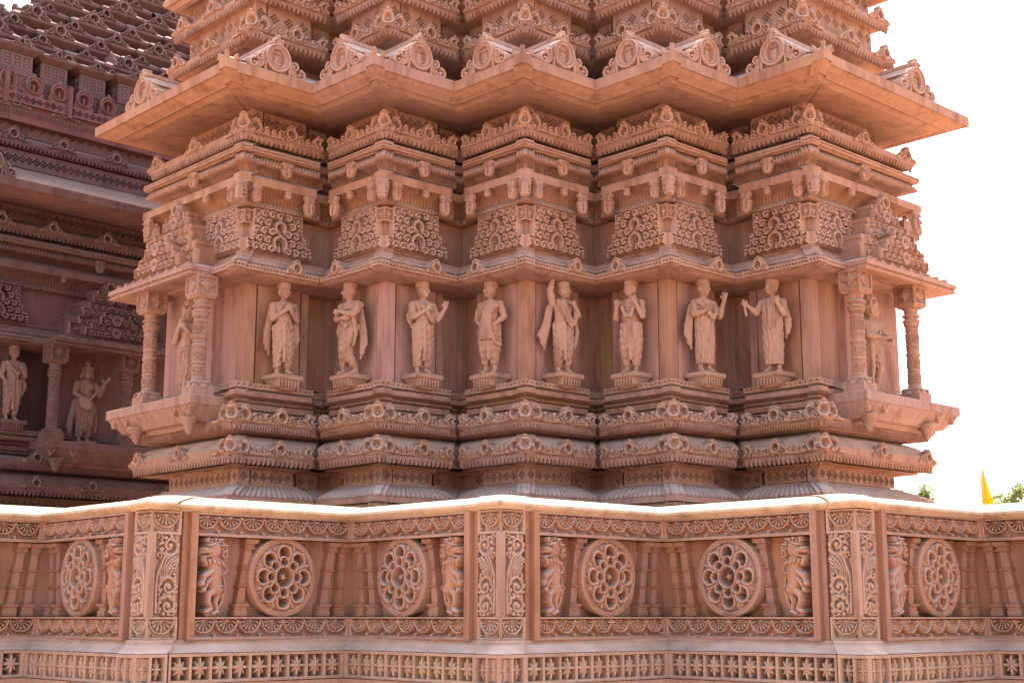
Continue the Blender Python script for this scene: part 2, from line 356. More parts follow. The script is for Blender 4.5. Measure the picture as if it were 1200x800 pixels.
# ------------------------------------------------------------------ solid figures: smooth union of tapering limbs, meshed with surface nets
class Sdf:
    def __init__(s, lo, hi, h):
        s.lo = np.array(lo, float); s.h = h; n = np.ceil((np.array(hi) - s.lo) / h).astype(int) + 1
        s.ax = [s.lo[i] + h * np.arange(n[i]) for i in range(3)]; s.F = np.full(n, .5, np.float32)
    def _win(s, lo, hi):
        sl = []
        for i in range(3):
            a = max(0, int((lo[i] - s.lo[i]) / s.h)); b = min(len(s.ax[i]), int((hi[i] - s.lo[i]) / s.h) + 2); sl.append(slice(a, max(a + 1, b)))
        sl = tuple(sl); g = np.meshgrid(*[s.ax[i][sl[i]] for i in range(3)], indexing='ij', sparse=True); return sl, g
    def _join(s, sl, d, k):
        f = s.F[sl]
        if k > 0:
            hh = np.clip(.5 + .5 * (f - d) / k, 0, 1); s.F[sl] = (f * (1 - hh) + d * hh - k * hh * (1 - hh)).astype(np.float32)
        elif k == 0: s.F[sl] = np.minimum(f, d)
        else: s.F[sl] = np.maximum(f, -d)
    def limb(s, a, b, ra, rb, k=.012, flat=None):
        a = np.array(a, float); b = np.array(b, float); r = max(ra, rb) + max(k, 0) + .03
        sl, (x, y, z) = s._win(np.minimum(a, b) - r, np.maximum(a, b) + r); d = b - a; L2 = d @ d + 1e-12
        t = np.clip(((x - a[0]) * d[0] + (y - a[1]) * d[1] + (z - a[2]) * d[2]) / L2, 0, 1)
        px, py, pz = x - a[0] - t * d[0], y - a[1] - t * d[1], z - a[2] - t * d[2]
        if flat: py = py / flat
        s._join(sl, np.sqrt(px ** 2 + py ** 2 + pz ** 2) - (ra + (rb - ra) * t), k)
    def ell(s, c, r, k=.012, rot=None):
        c = np.array(c, float); r = np.array(r, float); m = r.max() + max(k, 0) + .03; sl, (x, y, z) = s._win(c - m, c + m)
        x, y, z = x - c[0], y - c[1], z - c[2]
        if rot is not None:                          # rotation about y (tilt in the picture plane)
            cs, sn = math.cos(rot), math.sin(rot); x, z = x * cs + z * sn, -x * sn + z * cs
        k0 = np.sqrt((x / r[0]) ** 2 + (y / r[1]) ** 2 + (z / r[2]) ** 2); k1 = np.sqrt((x / r[0] ** 2) ** 2 + (y / r[1] ** 2) ** 2 + (z / r[2] ** 2) ** 2) + 1e-9
        s._join(sl, k0 * (k0 - 1) / k1, k)
    def chain(s, pts, r0, r1, k=.012, flat=None):
        n = len(pts) - 1
        for i in range(n): s.limb(pts[i], pts[i + 1], r0 + (r1 - r0) * i / n, r0 + (r1 - r0) * (i + 1) / n, k, flat)
    def tube(s, pts, radii, folds=(0, 0), k=.01, uf=(0, 0)):
        """cloth tube: elliptical sections at z-sorted points (x,y,z), radii (rx,ry); folds=(amp,count), uf=(amp, waves) for hanging curved folds"""
        P = sorted(zip(pts, radii), key=lambda q: q[0][2]); zs = [p[0][2] for p in P]
        lo = [min(p[0][i] - max(p[1]) for p in P) - .03 for i in (0, 1)] + [zs[0] - .02]; hi = [max(p[0][i] + max(p[1]) for p in P) + .03 for i in (0, 1)] + [zs[-1] + .02]
        sl, (x, y, z) = s._win(lo, hi); f = lambda v: np.interp(z, zs, v)
        cx, cy, rx, ry = f([p[0][0] for p in P]), f([p[0][1] for p in P]), f([p[1][0] for p in P]), f([p[1][1] for p in P])
        X, Y = (x - cx), (y - cy); q = np.sqrt((X / rx) ** 2 + (Y / ry) ** 2); d = (q - 1) * np.minimum(rx, ry) * .9
        th = np.arctan2(Y / ry, X / rx)
        if folds[0]: d = d - folds[0] * np.sin(th * folds[1] + 1.5 * np.sin(z * 17))
        if uf[0]: d = d - uf[0] * np.sin((z - 1.3 * X ** 2 / np.maximum(rx, .02)) * uf[1]) * (Y < ry)
        d = np.maximum(d, np.maximum(zs[0] - z, z - zs[-1]))
        s._join(sl, d, k)
    def surf(s, taubin=2):
        F = np.pad(s.F, 1, constant_values=.5); nx, ny, nz = F.shape; ins = F < 0
        c = np.zeros((nx - 1, ny - 1, nz - 1), np.uint8)
        for i in (0, 1):
            for j in (0, 1):
                for k in (0, 1): c += ins[i:nx - 1 + i, j:ny - 1 + j, k:nz - 1 + k]
        act = (c > 0) & (c < 8); I = np.argwhere(act); vid = np.full(act.shape, -1, np.int64); vid[act] = np.arange(len(I))
        acc = np.zeros((len(I), 3)); cnt = np.zeros(len(I))
        co = [(i, j, k) for i in (0, 1) for j in (0, 1) for k in (0, 1)]
        for a in co:
            for ax in range(3):
                if a[ax]: continue
                b = list(a); b[ax] = 1
                fa = F[I[:, 0] + a[0], I[:, 1] + a[1], I[:, 2] + a[2]]; fb = F[I[:, 0] + b[0], I[:, 1] + b[1], I[:, 2] + b[2]]
                m = (fa < 0) != (fb < 0); t = np.where(m, fa / (fa - fb + 1e-12), 0)
                p = np.tile(np.array(a, float), (len(I), 1)); p[:, ax] = t; acc += p * m[:, None]; cnt += m
        V = (I + acc / np.maximum(cnt, 1)[:, None] - 1) * s.h + s.lo
        Fs = []
        for ax in range(3):
            u, v = (ax + 1) % 3, (ax + 2) % 3
            sa = [slice(None)] * 3; sb = [slice(None)] * 3; sa[ax] = slice(0, -1); sb[ax] = slice(1, None)
            A = ins[tuple(sa)]; B = ins[tuple(sb)]; E = np.argwhere(A != B)
            ok = (E[:, u] > 0) & (E[:, v] > 0) & (E[:, u] < F.shape[u] - 1) & (E[:, v] < F.shape[v] - 1); E = E[ok]
            flip = A[E[:, 0], E[:, 1], E[:, 2]]
            q = []
            for du, dv in ((1, 1), (0, 1), (0, 0), (1, 0)):
                e = E.copy(); e[:, u] -= du; e[:, v] -= dv; q.append(vid[e[:, 0], e[:, 1], e[:, 2]])
            Q = np.stack(q, 1); Q[~flip] = Q[~flip][:, ::-1]; Fs.append(Q)
        return V, np.concatenate(Fs)
    def mesh(s, name, mat, scale=1.0):
        V, F = s.surf(); return mesh_np(name, V * scale, F, mat, True)

def hand(g, wrist, d, nrm, size=.055, curl=.25, spread=1.0, thumb=1, fist=False):
    """palm, four unequal fingers with a knuckle bend and a thumb from the side of the palm"""
    w_ = np.array(wrist, float); d = np.array(d, float); d /= np.linalg.norm(d); n = np.array(nrm, float); n -= d * (n @ d); n /= np.linalg.norm(n); s_ = np.cross(d, n)
    pl = w_ + d * size * .5; wd = size * .36
    for q in (-.5, 0, .5): g.limb(w_ + s_ * wd * q * .7 + d * size * .1, pl + s_ * wd * q + d * size * .1, size * .16, size * .16, .006)
    if fist: curl = 1.5
    for i, (q, ln) in enumerate(((-.75, .42), (-.25, .5), (.25, .47), (.75, .36))):
        b = pl + s_ * wd * q * 1.0 + d * size * .14; dd = d + s_ * q * .18 * spread
        a1 = dd * math.cos(curl) + n * math.sin(curl); k1 = b + a1 * size * ln * .55
        a2 = dd * math.cos(curl * 2.0) + n * math.sin(curl * 2.0); k2 = k1 + a2 * size * ln * .5
        g.limb(b, k1, size * .095, size * .085, .003); g.limb(k1, k2, size * .085, size * .065, .002)
    tb = w_ + d * size * .22 + s_ * wd * .55 * -thumb; t1 = tb + (d * .5 - s_ * thumb * .75 + n * .25) * size * .34; t2 = t1 + (d * .85 - s_ * thumb * .2 + n * .3) * size * .28
    g.limb(tb, t1, size * .11, size * .10, .005); g.limb(t1, t2, size * .10, size * .075, .003)

class Scaled:
    def __init__(s, g, f): s.g, s.f = g, f
    def ell(s, c, r, k=.012, rot=None): s.g.ell(c, [v * s.f for v in r], k, rot)
    def limb(s, a, b, ra, rb, k=.012): s.g.limb(a, b, ra * s.f, rb * s.f, k)
    def chain(s, p, r0, r1, k=.012): s.g.chain(p, r0 * s.f, r1 * s.f, k)
HS = 1.13
def head(g, gt, c, yaw, crown=None, beard=False, nod=0, hair=None):
    """face turned by yaw (radians, + to the viewer's right). c = head centre"""
    cx, cy, cz = c; sn, cs = math.sin(yaw), math.cos(yaw)
    g, gt = Scaled(g, HS), Scaled(gt, HS)
    P = lambda x, y, z: (cx + HS * (x * cs - y * sn), cy + HS * (y * cs + x * sn), cz + HS * (z + nod * y))
    g.ell(P(0, .006, .004), (.056, .062, .070), .004)
    g.ell(P(0, -.020, -.030), (.040, .040, .042), .018)
    g.ell(P(0, -.038, -.058), (.018, .018, .014), .012)                      # chin
    g.limb(P(0, -.056, .004), P(0, -.070, -.020), .007, .0115, .006)          # nose
    for q in (-1, 1):
        g.ell(P(q * .024, -.046, -.020), (.018, .016, .018), .012)           # cheek
        g.limb(P(q * .008, -.058, .017), P(q * .036, -.046, .018), .006, .005, .006)  # brow
        g.ell(P(q * .021, -.054, .004), (.012, .010, .0075), -1)             # socket
        g.ell(P(q * .021, -.049, .004), (.0095, .008, .006), .001)           # eye
        g.ell(P(q * .056, .006, -.004), (.009, .014, .021), .004)            # ear
        g.ell(P(q * .057, -.001, -.026), (.007, .007, .008), .003)
    g.limb(P(-.015, -.056, -.036), P(.015, -.056, -.036), .0055, .0055, .003)
    g.limb(P(-.010, -.055, -.044), P(.010, -.055, -.044), .0055, .0055, .003)
    g.limb(P(-.017, -.062, -.0405), P(.017, -.062, -.0405), .0022, .0022, -1)
    if beard:
        g.ell(P(0, -.040, -.062), (.030, .022, .022), .01)
    if crown == 'turban':
        gt.ell(P(0, .012, .048), (.060, .064, .046), .01); gt.ell(P(0, .014, .078), (.052, .054, .022), .02)
        for rr, zz, th_, tl in ((.0525, .036, .0125, -.010), (.054, .052, .0110, .006), (.0525, .066, .0105, -.004)):
            pts = [P(rr * math.cos(a), .010 + rr * 1.05 * math.sin(a), zz + tl * math.cos(a) - .004 * math.sin(a)) for a in np.linspace(0, 2 * math.pi, 21)]
            gt.chain(pts, th_, th_, .0025)
    elif crown == 'crown':
        for rr, z0_, z1_ in ((.062, .035, .055), (.056, .055, .10), (.046, .10, .14), (.030, .14, .19), (.014, .19, .22)):
            gt.limb(P(0, .010, z0_), P(0, .012, z1_), rr, rr * .85, .004)
        for a in np.linspace(0, 2 * math.pi, 9)[:-1]:
            gt.ell(P(.060 * math.cos(a), .010 + .060 * math.sin(a), .060), (.014, .014, .026), .003)
            gt.ell(P(.047 * math.cos(a + .4), .010 + .047 * math.sin(a + .4), .115), (.011, .011, .022), .003)
        for q in (-1, 1): gt.ell(P(q * .060, 0, -.03), (.011, .011, .014), .003)
    elif crown == 'hair':
        gt.ell(P(0, .022, .022), (.066, .062, .066), .01); gt.ell(P(0, .030, .105), (.036, .034, .036), .01)
        gt.ell(P(0, -.030, .066), (.020, .012, .026), .004)
        pts = [P(.060 * math.cos(a), .002 + .060 * math.sin(a), .042) for a in np.linspace(0, 2 * math.pi, 21)]; gt.chain(pts, .011, .011, .002)
        for q in (-1, 1): gt.chain([P(q * .05, .03, -.02), P(q * .06, .035, -.09), P(q * .07, .03, -.15)], .028, .016, .01)

def make_figure(sp, name):
    """sp: pose dictionary, unit height 1. Returns list of (part name, mesh)."""
    H = .0062
    lo = (-.30, -.20, -.01); hi = (.30, .16, 1.20 if sp.get('crown') in ('crown', 'hair') else 1.08)
    g = Sdf(lo, hi, H); gt = Sdf((-.13, -.13, .80), (.13, .14, hi[2]), H * .9); cl = Sdf(lo, hi, H)
    lean = sp.get('lean', 0); hipx = sp.get('hip', 0.0)
    hd = sp.get('head', (0, -.005, .895)); hx, hy, hz = hd
    g.limb((hx * .6, .005, .76), (hx, hy + .008, hz - .04), .034, .030, .012)
    head(g, gt, hd, sp.get('yaw', 0), sp.get('crown', 'turban'), sp.get('beard', False))
    sw = sp.get('sw', .116)
    # torso
    cx = lean; fat = sp.get('fat', 1.0)
    g.ell((cx, 0, .70), (.106, .066 * fat, .088), .02); g.ell(((cx + hipx) / 2, -.006 * fat, .60), (.086 * fat, .070 * fat, .09), .03)
    g.ell((hipx, 0, .515), (.084, .062, .07), .03)
    for q in (-1, 1):
        g.limb((cx + q * .045, 0, .755), (cx + q * sw, 0, .735), .034, .036, .02)
        g.ell((cx + q * .042, -.040, .70), (.040, .022, .034), .018)
    # legs and feet
    for q, lg in (( -1, sp.get('legL', [(-.045, 0, .50), (-.052, -.012, .27), (-.05, .01, .05)])), (1, sp.get('legR', [(.045, 0, .50), (.052, -.012, .27), (.05, .01, .05)]))):
        g.limb(lg[0], lg[1], .058, .038, .015); g.limb(lg[1], lg[2], .037, .024, .012)
        mid = [(lg[1][i] * .6 + lg[2][i] * .4) for i in range(3)]; g.ell((mid[0], mid[1] + .012, mid[2]), (.030, .032, .06), .015)
        f = lg[2]; fy = sp.get('fyaw', q * .25); dx, dy = math.sin(fy), -math.cos(fy)
        g.limb((f[0], f[1], .035), (f[0] + dx * .05, f[1] + dy * .05, .020), .022, .020, .01)
        for i in range(5):
            o_ = (i - 2) * .0085; g.limb((f[0] + dx * .05 + dy * o_, f[1] + dy * .05 - dx * o_, .014), (f[0] + dx * .082 + dy * o_ * 1.1, f[1] + dy * .082 - dx * o_ * 1.1, .010), .009, .007, .003)
        g.ell((f[0] - dx * .015, f[1] - dy * .015, .02), (.019, .022, .020), .01)
    # arms
    for q, key in ((-1, 'armL'), (1, 'armR')):
        el, wr, hdir, hn, opt = sp[key]
        sh = (cx + q * sw, 0, .733)
        g.limb(sh, el, .039, .031, .012); m_ = [sh[i] * .45 + el[i] * .55 for i in range(3)]; g.ell(m_, (.034, .034, .04), .02)
        m2 = [el[i] * .7 + wr[i] * .3 for i in range(3)]
        g.limb(el, m2, .031, .031, .01); g.limb(m2, wr, .030, .020, .01); hand(g, wr, hdir, hn, .080, **opt)
        if sp.get('bangle', True): g.ell([wr[i] * .9 + el[i] * .1 for i in range(3)], (.022, .022, .010), .002)
    parts = [('body', g)]
    # clothing
    kind = sp.get('cloth', 'dhoti')
    LL = sp.get('legL', [(-.045, 0, .50), (-.052, -.012, .27), (-.05, .01, .05)]); LR = sp.get('legR', [(.045, 0, .50), (.052, -.012, .27), (.05, .01, .05)])
    hem = sp.get('hem', .075)
    if kind in ('dhoti', 'short'):
        for lg in (LL, LR):
            A = np.array(lg, float); n = 9; P_ = []; Rr = []
            for i in range(n):
                t = i / (n - 1); zt = .53 + (hem - .53) * t
                p = A[0] + (A[1] - A[0]) * min(1, (A[0][2] - zt) / (A[0][2] - A[1][2])) if zt > A[1][2] else A[1] + (A[2] - A[1]) * (A[1][2] - zt) / (A[1][2] - A[2][2] + 1e-6)
                P_.append((p[0], p[1], zt)); base = .070 - .034 * t ** 1.3 + sp.get('flare', .0) * t
                if sp.get('puff'): base += .014 * math.sin(math.pi * min(1, t * 1.1))
                Rr.append((base, base * 1.02))
            cl.tube(P_, Rr, folds=(.0040, 8), k=.008, uf=(.0040, 85))
        if sp.get('pleat', True):
            cl.chain([(hipx, -.066, .53), (hipx + .005, -.066, .35), (hipx + .01, -.05, max(hem + .06, .15))], .017, .022, .008)
            cl.chain([(hipx - .016, -.062, .50), (hipx - .018, -.056, .30)], .010, .012, .006)
        cl.tube([(hipx, 0, .475), (hipx, 0, .555)], [(.094, .074), (.086, .068)], folds=(.0015, 12), k=.012)
    elif kind == 'robe':
        cl.tube([(hipx, 0, hem), (hipx, -.004, .30), (hipx, -.004, .50), (cx, -.004, .62), (cx, 0, .735), (cx, 0, .765)],
                [(.092, .066), (.102, .076), (.102, .078), (.104, .078 * fat), (.112, .070), (.06, .05)], folds=(.0060, 13), k=.01, uf=(.0035, 60))
    # sash / shawl pieces: lists of (points, r0, r1, flat)
    sh_ = None
    if sp.get('shawl'):
        sh_ = Sdf(lo, hi, H)
        for pts, r0, r1 in sp['shawl']: sh_.chain(pts, r0 * 1.12, r1 * 1.12, .016)
    if sp.get('vee', True) and kind != 'robe':       # chest cloth: hanging curved folds
        for j in range(5):
            zc = .735 - j * .026; wd = .085 - j * .010
            pts = [(cx + wd * math.cos(a), -.052 - .016 * abs(math.sin(a)) * fat, zc + .0 - (.045 + .012 * j) * math.sin(a)) for a in np.linspace(0, math.pi, 9)]
            cl.chain(pts, .0105, .0105, .006)
    parts += [('clothing', cl)]
    if sh_ is not None: parts.append(('shawl', sh_))
    parts.append(({'turban': 'turban', 'crown': 'crown', 'hair': 'hair'}[sp.get('crown', 'turban')], gt))
    for nm, fn in sp.get('extra', []):
        e = Sdf(lo, hi, H * .9); fn(e); parts.append((nm, e))
    return [(nm, s_.mesh(name + '_' + nm, M[sp.get('mat', 'figure')])) for nm, s_ in parts]

U = (0, 0, 1)
def shawl_side(q, x=.125, top=.74, bot=.20, flare=.03, y=.02, n=4):
    return [([(q * (x - .035 + i * .014), y - .01 + .018 * (i % 2), top - i * .012), (q * (x + i * .016), y + .012 * (i % 2), (top + bot) / 2), (q * (x - .01 + flare + i * .018), y + .012 * ((i + 1) % 2), bot + i * .035)], .013, .012) for i in range(n)] + [([(q * (x - .015), y + .004, top - .02), (q * (x + .02), y + .008, (top + bot) / 2), (q * (x + flare + .012), y + .006, bot + .06)], .016, .022)]
def garland(e, pts_fn, n, r):
    for i in range(n): e.ell(pts_fn(i / (n - 1)), (r, r, r * .9), .002)
POSES = {
 'praying': dict(yaw=.35, armL=((-.125, -.03, .59), (-.005, -.115, .675), (.5, -.2, .75), (.3, 1, 0), dict(curl=.5)), armR=((.135, -.02, .585), (.055, -.115, .665), (-.35, -.2, .85), (-.6, .8, 0), dict(curl=.6, thumb=-1)),
     shawl=shawl_side(-1, .135, .74, .22, .01) + shawl_side(1, .12, .72, .28, .015) + [([(-.12, -.02, .75), (-.04, .03, .77), (.04, .03, .77), (.11, -.01, .745)], .02, .02), ([(.03, -.075, .62), (.055, -.08, .54), (.07, -.07, .49)], .012, .015)],
     legR=[(.045, 0, .50), (.06, -.02, .27), (.058, -.005, .05)]),
 'crossed': dict(yaw=-1.15, head=(-.015, -.01, .895), armL=((-.15, -.04, .60), (-.03, -.10, .59), (1, -.1, .1), (0, 1, .2), dict(curl=.4)), armR=((.10, -.09, .62), (-.06, -.12, .66), (-1, 0, .1), (0, 1, -.2), dict(curl=.3, thumb=-1)),
     legL=[(-.04, 0, .50), (-.045, -.03, .28), (-.075, 0, .05)], legR=[(.04, 0, .50), (-.02, -.07, .28), (.07, .02, .05)], fyaw=-.5, puff=True,
     shawl=shawl_side(1, .115, .73, .17, .01, n=5) + shawl_side(-1, .14, .66, .30, -.02, n=3) + [([(.10, -.02, .76), (.12, -.06, .68), (.07, -.08, .63), (.09, -.06, .55), (.10, -.04, .42), (.075, -.05, .30)], .022, .014), ([(-.06, -.06, .56), (0, -.085, .50), (.05, -.06, .54)], .022, .02)]),
 'pointing': dict(yaw=.55, armL=((-.13, -.04, .59), (.01, -.105, .67), (.45, -.3, .8), (.2, 1, 0), dict(curl=.7)), armR=((.15, -.05, .585), (.215, -.09, .70), (.12, -.1, 1), (0, 1, 0), dict(curl=.05, thumb=-1, spread=1.6)),
     flare=.004, shawl=shawl_side(-1, .12, .74, .50, .0, n=3) + [([(-.09, -.03, .76), (-.02, -.08, .70), (.03, -.095, .62), (.085, -.07, .56), (.10, -.04, .66), (.08, .02, .75)], .020, .018), ([(.02, -.085, .71), (.035, -.095, .62), (.06, -.088, .57), (.075, -.07, .64)], .012, .012)]),
 'hip': dict(yaw=-.5, fat=1.15, armL=((-.155, .0, .60), (-.10, -.06, .53), (.9, -.5, -.2), (.2, 1, .2), dict(curl=.6)), armR=((.165, .0, .60), (.095, -.055, .52), (-.8, -.5, -.3), (-.2, 1, 0), dict(fist=True, thumb=-1)), puff=True, hem=.10,
     shawl=[([(.03 + i * .022, -.055 + .008 * (i % 2), .765 - i * .012), (-.02 + i * .02, -.098 + .008 * (i % 2), .64), (-.055 + i * .026, -.092, .50), (-.055 + i * .030, -.085, .37)], .017, .019) for i in range(5)] + [([(.06, -.08, .40), (.11, -.07, .31), (.17, -.06, .285)], .020, .008), ([(-.12, -.01, .58), (-.14, -.02, .45), (-.12, -.02, .30)], .007, .006)] + [([(-.115, -.03, .72), (-.06, -.07, .66), (-.11, -.05, .58)], .022, .02)]),
 'raised': dict(yaw=.65, head=(.012, -.005, .88), armL=((-.15, -.01, .87), (-.125, -.035, 1.0), (-.05, -.05, 1), (.2, 1, 0), dict(curl=.08)), armR=((.155, -.05, .62), (.085, -.105, .70), (-.25, -.2, .9), (-.4, 1, 0), dict(fist=True, thumb=-1)),
     hip=-.01, shawl=shawl_side(-1, .15, .74, .25, .06, n=5) + shawl_side(1, .165, .65, .25, -.03, n=2) + [([(-.03, -.075, .75), (0, -.095, .65), (.04, -.10, .55), (.085, -.085, .52), (.11, -.075, .58), (.115, -.06, .66)], .024, .022), ([(-.08, -.06, .75), (-.05, -.085, .66), (.0, -.095, .56), (.055, -.09, .49)], .018, .014)]),
 'both_up': dict(yaw=-.3, fat=1.05, armL=((-.15, -.045, .585), (-.115, -.105, .69), (.15, -.3, .9), (.1, 1, .1), dict(curl=.45)), armR=((.15, -.045, .585), (.095, -.105, .72), (-.2, -.3, .9), (-.1, 1, .1), dict(curl=.5, thumb=-1)), puff=True,
     shawl=[([(-.085, -.03, .76), (-.06, -.085, .68), (-.02, -.10, .59), (.035, -.098, .59), (.07, -.08, .68), (.085, -.03, .76)], .016, .016)]),
 'blessing': dict(yaw=.12, armL=((-.15, -.04, .60), (-.055, -.105, .625), (.4, -.4, .7), (.2, 1, 0), dict(curl=.3)), armR=((.165, -.045, .60), (.185, -.10, .76), (.12, -.1, 1), (.0, -.2, 1), dict(curl=.1, thumb=1, spread=1.5)),
     cloth='robe', hem=.09, shawl=shawl_side(-1, .145, .74, .25, .01, n=5) + shawl_side(1, .10, .55, .20, -.02, n=3) + [([(-.10, -.04, .745), (-.05, -.085, .68), (.0, -.10, .61), (.05, -.10, .57), (.09, -.08, .62), (.11, -.04, .70)], .022, .022)]),
 'elder': dict(yaw=-.35, beard=False, fat=1.1, armL=((-.15, -.06, .63), (-.225, -.13, .70), (-.6, -.3, .5), (.2, 1, -.3), dict(curl=.7)), armR=((.14, -.06, .60), (.10, -.13, .69), (-.1, -.3, .9), (-.1, 1, 0), dict(curl=.35, thumb=-1)), cloth='robe', hem=.08,
     shawl=shawl_side(1, .125, .75, .36, .01, n=4),
     extra=[('scroll', lambda e: e.limb((-.285 + .03, -.16, .755), (-.235, -.145, .60), .013, .015, 0)),
            ('garland', lambda e: [garland(e, lambda t, q=q: (q * .062 * (1 - .35 * t), -.085 - .018 * math.sin(math.pi * t), .76 - .28 * t), 13, .0125) for q in (-1, 1)] + [garland(e, lambda t: (.042 * math.cos(math.pi * t), -.092, .478 - .030 * math.sin(math.pi * t)), 5, .013)])]),
 'flute': dict(yaw=-.1, crown='crown', armL=((-.135, -.05, .60), (-.03, -.12, .76), (.3, -.2, .8), (.5, 1, 0), dict(curl=.6)), armR=((.14, -.045, .60), (.035, -.115, .73), (-.3, -.2, .8), (-.5, 1, 0), dict(curl=.6, thumb=-1)), head=(0, -.01, .885),
     legL=[(-.045, 0, .50), (-.055, 0, .27), (-.06, .01, .05)], legR=[(.045, 0, .50), (.045, -.05, .28), (-.005, -.03, .06)], vee=False, flare=-.006,
     shawl=[([(-.10, 0, .53), (-.02, -.085, .50), (.10, -.02, .53)], .016, .016)] + shawl_side(1, .12, .52, .22, .0, n=2)),
 'offering': dict(yaw=.9, crown='crown', armL=((-.11, -.07, .61), (.06, -.12, .585), (1, -.1, .0), (0, .3, 1), dict(curl=.3)), armR=((.15, -.05, .62), (.15, -.14, .56), (-.3, -.3, -.6), (-.4, 1, 0), dict(curl=.5, thumb=-1)), cloth='short', hem=.27, vee=False, head=(.005, -.01, .885), pleat=False,
     legL=[(-.045, 0, .50), (-.05, -.01, .27), (-.05, .01, .05)], legR=[(.045, 0, .50), (.065, -.03, .27), (.04, .02, .05)],
     shawl=[([(-.07, -.06, .53), (-.06, -.07, .30), (-.07, -.05, .12)], .022, .018), ([(.10, -.02, .74), (.05, -.075, .64), (-.02, -.07, .58)], .012, .012)]),
 'sitar': dict(yaw=-.15, crown='hair', head=(.01, -.01, .885), armL=((-.15, -.03, .61), (-.075, -.12, .53), (.6, -.3, -.3), (.3, 1, 0), dict(curl=.6)), armR=((.17, -.03, .61), (.205, -.10, .74), (-.3, -.3, .8), (-.8, .5, 0), dict(curl=1.0, thumb=-1)), hip=-.01, vee=False, flare=.006,
     shawl=shawl_side(-1, .13, .56, .08, .03, n=4) + shawl_side(1, .14, .50, .10, .0, n=3),
     extra=[('sitar', lambda e: (e.ell((-.055, -.135, .475), (.100, .040, .072), 0, rot=-.75), e.limb((-.02, -.135, .50), (.235, -.135, .80), .018, .014, .004), e.limb((.225, -.135, .79), (.235, -.135, .82), .018, .014, .003)))]),
 'resting': dict(yaw=.15, armL=((-.15, -.01, .59), (-.11, -.05, .50), (.3, -.2, -.9), (.2, 1, 0), dict(curl=.4)), armR=((.145, -.04, .59), (.085, -.11, .66), (-.3, -.2, .8), (-.5, 1, 0), dict(fist=True, thumb=-1)),
     shawl=shawl_side(1, .14, .62, .30, -.02, n=4) + [([(-.09, -.03, .76), (-.04, -.09, .66), (.03, -.095, .60), (.10, -.06, .66)], .018, .018)]),
}
# ------------------------------------------------------------------ carved pieces shared by the towers
T0 = XA * R2
CACHE = {}
def cached(key, fn):
    if key not in CACHE: CACHE[key] = fn()
    return CACHE[key]
def dots(t0, t1, h, mat, per=.035, cell=.005, r=.33, deep=.02):
    rl = Relief(t0, t1, 0, h, cell); rl.plate(t0, t1, 0, h, 0)
    n = max(1, round((t1 - t0) / per)); p = (t1 - t0) / n
    for i in range(n):
        rl.cut(np.abs(rl.X - (t0 + (i + .5) * p)) + np.abs(rl.Zz - h / 2) - h * r, -deep, 1.0)
    return rl.mesh('dots', mat, .03)
def teeth_mesh(Wt, ztop, hgt, per, mat, long_end=None):
    mb = MB(); teeth(mb, 0.0, T0, ztop, hgt, T0 / 3, y=-EB); teeth(mb, T0 + .002, long_end or Wt, ztop, hgt, per); return mb.mesh('teeth', mat)
def shield(wd, hg, mat, cell=.006):
    rl = Relief(-wd / 2 - .01, wd / 2 + .01, -hg, .01, cell)
    X, Zv = rl.X, rl.Zz; q = np.clip(-Zv / hg, 0, 1); half_w = wd / 2 * np.where(q < .12, 1, np.where(q < .45, .86 + .14 * np.cos((q - .12) / .33 * math.pi * 2), np.sqrt(np.clip(1 - ((q - .45) / .55) ** 2, 0, 1)) * .92 + .06))
    d = np.maximum(np.abs(X) - half_w, np.maximum(-hg - Zv, Zv)); rl.up(d, .014, .02)
    for s in (-1, 1):
        rl.up(rl.line(spiral(s * wd * .22, -hg * .25, wd * .20, .004, 0, s * 6), wd * .05), .032, .01)
        rl.up(rl.disc(s * wd * .2, -hg * .55, wd * .10), .036, .015); rl.cut(rl.disc(s * wd * .2, -hg * .55, wd * .045), -.02, 1)
        rl.cut(rl.disc(s * wd * .12, -hg * .78, wd * .07), -.02, 1); rl.cut(rl.disc(s * wd * .40, -hg * .42, wd * .07), -.02, 1)
    rl.up(rl.line([(0, -hg * .35), (0, -hg * .9)], wd * .07, wd * .10), .036, .012)
    return rl.mesh('shield', mat, .035)
